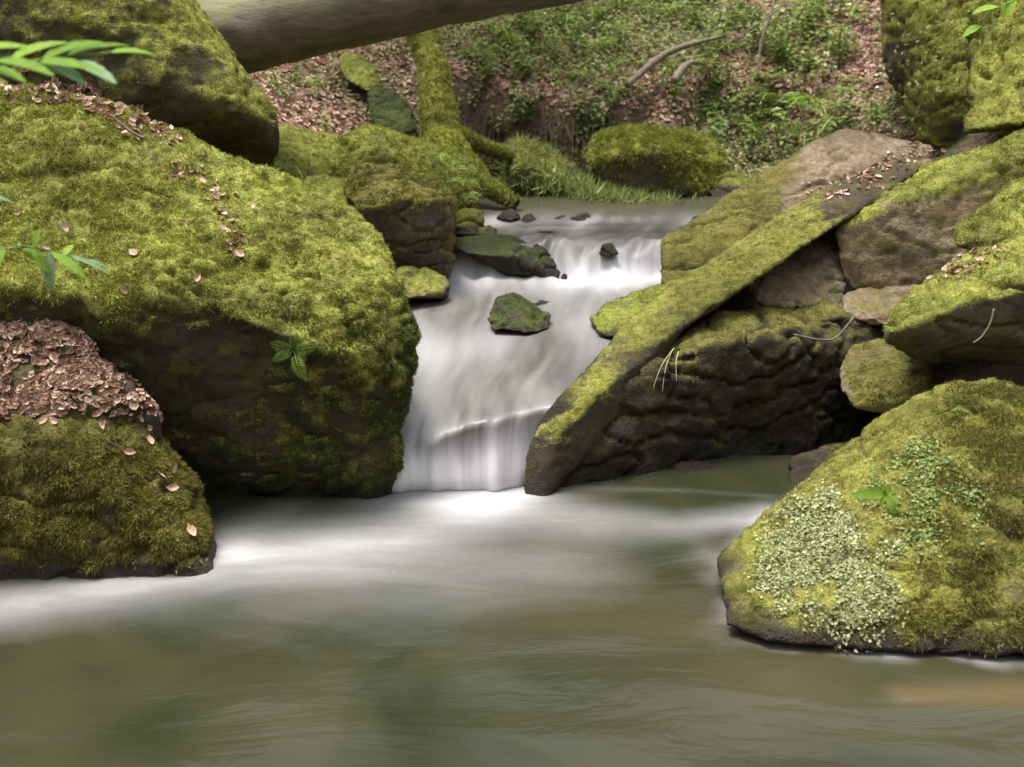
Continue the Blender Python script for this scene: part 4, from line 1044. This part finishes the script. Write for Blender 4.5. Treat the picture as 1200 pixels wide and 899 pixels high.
# herbs on the bank
k = 0
while k < 170:
    x, y = random.uniform(540, 1050), random.uniform(-30, 215)
    if noise(np.array([[x / 90, y / 60, 0]]), 1, 3)[0] < -0.15: continue
    if y > 170 and x < 760: continue
    P = ground_hit(x, y)
    k += 1
    if P is None: continue
    o = link('herb', random.choice(HM), None, None, P); o.rotation_euler = (random.uniform(-.3, .1), random.uniform(-.2, .2), random.uniform(0, 6.28))
    o.scale = (random.uniform(.8, 1.5),) * 3
    tag(o, 'leafy green herb rooted in the far bank among dry leaves', 'herb', 'herbs growing over the far bank')
for (x, y) in [(330,120),(345,100),(370,120),(350,85),(340,130),(390,185),(370,190),(420,190)]:
    P = ground_hit(x, y, 5.4)
    if P is None: continue
    o = link('herb', random.choice(HM), None, None, P); o.rotation_euler = (0, 0, random.uniform(0, 6.28))
    tag(o, 'leafy herb between the top left boulder and the leaning trunk', 'herb', 'herbs left of the leaning trunk')
# ground cover
cw = np.clip(0.15 + 1.6 * fbm(GS.cen, 1.1, 3, 77), 0, 1.3)
for (x, y, rx, ry, v) in ((650,60,120,50,.9),(740,25,160,40,.9),(700,95,60,30,.5),(830,210,60,25,.9),(880,180,60,30,.6),(650,210,110,30,2.0),(950,130,60,40,.2),(580,120,60,30,-.7),(820,100,60,30,-.2),(980,110,40,40,-.5)):
    cw = cw + v * np.exp(-((px - x) / rx) ** 2 - ((py - y) / ry) ** 2)
cw = np.clip(cw, 0, 1.5) * inview * (GS.cen[:, 2] > wlevel(GS.cen[:, 1]) + 0.02) * (GS.cen[:, 1] > 5.8)
P, Nn, idx = GS.scatter(cw, n=26000)
hgt = 0.01 + 0.09 * rng.random(len(P)) ** 1.5
o = bake('ground_cover', LEAF_V, LEAF_F, P + np.c_[0 * hgt, -0.3 * hgt, hgt], flat_frames(Nn + np.array([0, 0, .6]), 0.6), 0.022 + 0.03 * rng.random(len(P)), COVER)
tag(o, 'mixed small green plants covering the far bank', 'ground cover', kind='stuff')
# grass clump by the upper pool
gb = [atz(px_, py_, .84) for px_, py_ in ((640, 222), (690, 226), (730, 230))]
Pg = np.concatenate([np.c_[rng.normal(q[0], .20, 1800), rng.normal(q[1] + .1, .14, 1800), np.full(1800, 0)] for q in gb])
r2 = 0.20 * np.exp(-((Pg[:, 0] - gb[0][0]) / .4) ** 2)
Pg[:, 2] = 0.80 + r2 * rng.random(len(Pg))
d = rng.normal(size=Pg.shape) * 0.6 + np.array([0, -0.25, 0.9]); L = 0.05 + 0.07 * rng.random(len(Pg))
o = bake('grass', BLADE_V, BLADE_F, Pg, frames(d), np.stack([L * .5, L * .5, L], 1), COVER)
tag(o, 'bright grassy clump spreading at the edge of the upper pool', 'grass', kind='stuff')
for key, n_, ln in (('bgg', 2500, .06), ('fr', 1500, .045)):
    s = SURFS[key]; P, Nn, _ = s.scatter(np.where((s.fac > -.1) & (s.fx > 500 if key == 'fr' else s.fac > -.1), 1.0, 0), n=n_)
    d = Nn * .7 + rng.normal(size=P.shape) * 0.5; d[:, 2] -= .2; L = ln * (0.5 + rng.random(len(P)))
    o = bake('grass', BLADE_V, BLADE_F, P, frames(d), np.stack([L * .5, L * .5, L], 1), COVER)
    tag(o, 'fine grass trailing over the ' + ('pointed green rock' if key == 'bgg' else 'right side of the fern boulder'), 'grass', kind='stuff')
# small leafy growth on the crags
for key, x, y, rr, lb in (('crag', 1060, 120, 45, 'small round-leaved creeper low on the dark green crag'), ('crag', 1100, 60, 50, 'small leaves growing high on the dark green crag')):
    s = SURFS[key]; wg = np.exp(-((s.fx - x) ** 2 + (s.fy - y) ** 2) / rr ** 2) * (s.fac > 0)
    P, Nn, _ = s.scatter(wg, n=150)
    o = bake('creeper', LEAF_V, LEAF_F, P + Nn * 0.04, flat_frames(Nn, .5), .025 + .02 * rng.random(len(P)), HERB)
    tag(o, lb, 'creeper', kind='stuff')
# liverwort on the front boulder
s = SURFS['front']
for (blobs, n_, mt, lb, sz, nm) in (([(965,650,70),(1000,700,60),(925,680,45),(1015,640,45),(960,610,40),(985,675,60)], 17000, LIVER, 'pale crinkled liverwort on the flank of the front right boulder', .010, 'liverwort'),
                                ([(1045,580,42),(1075,545,35),(1100,600,60)], 2600, HERB, 'small bright leafy moss high on the front right boulder', .012, 'leafy_moss')):
    wg = np.zeros(len(s.cen))
    for (x, y, r) in blobs: wg = np.maximum(wg, sstep(-np.hypot(s.fx - x, s.fy - y) / r, -1.25, -.35))
    wg = wg * np.clip(0.5 + 1.6 * fbm(s.cen, 9, 3, 7), 0.02, 1) * (s.fac > 0)
    P, Nn, _ = s.scatter(wg, n=n_)
    o = bake(nm, LEAF_V * np.array([1.5, 1, 1]), LEAF_F, P + Nn * (0.003 + .010 * rng.random((len(P), 1))), flat_frames(Nn, .45), sz * (.35 + 1.2 * rng.random(len(P)) ** 2), mt)
    tag(o, lb, 'liverwort' if nm == 'liverwort' else 'moss', kind='stuff')

# young broad-leaved plant on the front boulder
def broad_leaf(name, L, W, m, bend=0.25, n=7, tint=0.6, rag=0.0):
    V, Fc = [], []
    for i in range(n + 1):
        t_ = i / n; w_ = W * math.sin(math.pi * min(1, t_ * 0.93 + 0.03)) ** 0.75 * (1 - 0.25 * t_)
        z = L * (bend * t_ - bend * 1.8 * t_ * t_)
        if rag and i % 2: w_ *= 1 - rag
        V += [(-w_, L * t_, z + w_ * .25), (0, L * t_, z), (w_, L * t_, z + w_ * .25)]
    for i in range(n):
        a = i * 3
        Fc += [(a, a + 1, a + 4, a + 3), (a + 1, a + 2, a + 5, a + 4)]
    me = bpy.data.meshes.new(name); me.from_pydata(V, [], Fc); me.polygons.foreach_set('use_smooth', np.ones(len(Fc), bool))
    fattr(me, 'tint', np.full(len(V), tint)); me.materials.append(m); return me
def place_leaf(name, me, parent, base, p, d, nrm=(0, 0, 1), s=1.0):
    o = link(name, me, None, parent)
    y = Vector(d).normalized(); z = Vector(nrm); z = (z - y * z.dot(y)).normalized(); x = y.cross(z)
    M = Matrix((x, y, z)).transposed().to_4x4()
    o.matrix_basis = Matrix.Translation(Vector(p - base)) @ M @ Matrix.Scale(s, 4)
    return o
bl1 = broad_leaf('leaf', 0.075, 0.013, BRIGHT, 0.35); bl2 = broad_leaf('leaf', 0.05, 0.010, BRIGHT, 0.1, tint=.9)
P, Nn = surf_hit('front', 1040, 592)
if P is not None:
    P = P + Nn * 0.05
    root = empty('seedling', P); tag(root, 'fresh seedling with long strap leaves on the front right boulder', 'seedling')
    for (dx, dz, s_, dy) in ((-1, .15, 1.5, -.4), (.5, -.9, 1.3, -.5), (-.5, -.7, .9, -.6), (.9, .5, .8, -.3), (-.4, .9, .9, -.2), (.2, .9, .8, -.3), (-.8, .6, .8, -.2)):
        place_leaf('leaf', bl1 if s_ > 1 else bl2, root, P, P, (dx, dy, dz), (0, -1, .5), s_)
P, Nn = surf_hit('front', 1112, 488)
if P is not None:
    fern(P + Nn * .01, 3, 0.22, 'fern', 'tiny pale fern near the top of the front right boulder', tilt=.2, az0=2.5, spread=2)
# ferns on the dark face of the large boulder
for (x, y, s_, n_, lb) in ((345, 412, .30, 6, 'small fern hanging from the dark face of the largest boulder'), (92, 408, .28, 4, 'little fern in the crack between the largest boulder and the leaf drift')):
    P, Nn = surf_hit('hero', x, y)
    if P is None: continue
    root = empty('fern', P); tag(root, lb, 'fern')
    for k in range(n_):
        th = math.radians([20, -35, -70, 150, 80, 200][k])
        d = (math.cos(th), -.35, math.sin(th) * .9)
        place_leaf('frond', FR[k % 3], root, P, P, d, (0, -1, .3), s_ * random.uniform(.75, 1.1))
# leaf sprays at the left edge, close to the lens
def spray(name, label, pts, Y, leaves, base_at):
    b_ = at(*base_at)
    root = empty(name, b_); tag(root, label, 'branch')
    tubes_mesh('stem', [dict(pts=[at(x, y, q) for x, y, q in pts], rad=[.004] + [.0025] * (len(pts) - 1), seg=6, sub=6)], STEMG, root, b_)
    for (x, y, q, x2, y2, q2, W, m) in leaves:
        a = at(x, y, q); e = at(x2, y2, q2); L = float(np.linalg.norm(e - a))
        place_leaf('leaf', broad_leaf('leaf', L, W * 1.05, m, .12, tint=random.random(), n=10, rag=.12), root, b_, a, e - a, (0.1, -.35, .9))
spray('leafy_branch', 'blurred bright green leaves reaching in at the top left edge',
      [(-60,75,1.9),(20,72,2.0),(80,66,2.05),(130,62,2.1)], 2, [
      (10,72,2,75,44,2.05,.020,BRIGHT),(50,70,2.0,118,42,2.1,.019,BRIGHT),(78,66,2.05,150,46,2.15,.017,BRIGHT),(128,62,2.1,182,60,2.15,.016,BRIGHT),(-30,60,1.9,48,52,2,.022,BRIGHT),
      (20,76,2,118,74,1.95,.022,BRIGHT),(50,74,2.0,98,92,1.95,.020,SILVER),(80,72,2.05,134,90,1.98,.020,SILVER),(-20,80,1.9,30,92,1.9,.02,BRIGHT),(-10,72,1.9,60,80,1.85,.02,BRIGHT)], (-60,75,1.9))
spray('leafy_branch', 'small leafy sprig with silvery leaves at the left edge above the leaf drift',
      [(-60,300,2.6),(0,292,2.65),(40,290,2.7),(75,300,2.75),(100,305,2.8)], 2, [
      (35,292,2.7,22,285,2.65,.015,SILVER),(30,292,2.7,60,318,2.7,.024,BRIGHT),(60,296,2.72,58,340,2.7,.018,SILVER),(75,300,2.75,85,285,2.8,.013,BRIGHT),(80,300,2.76,130,318,2.8,.013,SILVER),(100,305,2.8,128,312,2.85,.012,SILVER),
      (60,296,2.72,100,322,2.7,.018,BRIGHT),(5,292,2.65,-12,320,2.6,.018,BRIGHT),(-60,225,2.5,18,232,2.6,.02,SILVER),(40,290,2.7,45,268,2.7,.013,BRIGHT)], (-60,300,2.6))
# far right top leaves hanging near crag
spray('leafy_branch', 'sparse hanging leaves in front of the bright crag at the top right',
      [(1230,-20,4.4),(1190,0,4.5),(1160,15,4.5),(1148,35,4.5)], 2, [
      (1190,0,4.5,1175,20,4.5,.03,BRIGHT),(1170,8,4.5,1140,14,4.5,.03,BRIGHT),(1160,15,4.5,1165,38,4.5,.028,HERB),(1150,30,4.5,1128,42,4.5,.028,BRIGHT),(1148,35,4.5,1152,55,4.5,.025,HERB)], (1230,-20,4.4))
# ------------------------------------------------------------------ sticks, roots, grass strands
def stick(label, pts, rad, name='branch', m=TWIG):
    P = [at(*p) for p in pts]
    o = tubes_mesh(name, [dict(pts=P, rad=rad, seg=8, sub=6, wob=0.004)], m, None, P[0]); tag(o, label, 'branch'); return o
stick('fallen branch slanting over the leaves high on the far bank', [(735,100,8.75),(770,70,9.0),(800,55,9.1),(850,42,9.3)], [.03,.03,.025,.015])
stick('short dark stick standing out of the far bank', [(790,95,8.6),(800,80,8.8),(812,72,8.9)], [.03,.03,.02])
stick('thin upright sapling stem at the top of the far bank', [(888,90,8.9),(892,50,9.0),(905,10,9.1),(912,-40,9.3)], [.012,.011,.010,.008], 'sapling')
stick('bent sapling stem crossing the upper bank', [(840,60,9.0),(870,40,9.0),(900,20,9.0),(930,-5,9.1)], [.008,.008,.007,.006], 'sapling')
stick('bare twig lying on the dark slab below the beam-like slab', [(1000,372,4.55),(980,395,4.5),(960,398,4.45),(930,392,4.4)], [.006,.005,.004,.003], 'twig')
stick('forked dead twig against the underside of the jutting slab', [(1165,362,3.75),(1160,380,3.74),(1150,395,3.74),(1140,402,3.74)], [.003,.003,.003,.002], 'twig')
stick('thin twig on the crease behind the largest boulder', [(130,135,4.1),(150,152,4.1),(168,162,4.1)], [.006,.006,.004], 'twig')
# roots hanging from the undercut bank
for k in range(64):
    x = random.uniform(535, 730) if k < 54 else random.uniform(830, 930)
    y = random.uniform(128, 158)
    P = ground_hit(x, y, 7.0)
    if P is None or P[1] < 8.75: continue
    L = random.uniform(.15, .42); dx = random.uniform(-.08, .08)
    o = tubes_mesh('hanging_root', [dict(pts=[P + np.array([0, -.02, .03]), P + np.array([dx * .5, -.07, -L * .4]), P + np.array([dx, -.06 + random.uniform(-.05, .03), -L])], rad=[random.uniform(.004, .011), .006, .003], seg=6, sub=5)], ROOTM, None, P)
    tag(o, 'thin brown root dangling from the undercut far bank', 'root', 'roots hanging from the undercut bank')
for (x, y, x2, y2) in ((790,400,765,448),(788,402,776,452),(795,404,793,440)):
    P = at(x, y + 8, 3.97)
    o = tubes_mesh('grass_strand', [dict(pts=[P, (P + at(x2, y2 + 8, 3.88)) / 2 + np.array([-.01, -.02, .02]), at(x2, y2 + 8, 3.88)], rad=[.0018, .0015, .001], seg=5, sub=5)], plain('dry_grass', (.4, .38, .2), (.6, .55, .35)), None, P)
    tag(o, 'long pale grass strand hanging over the dark slab', 'grass strand', 'grass strands hanging over the dark slab')
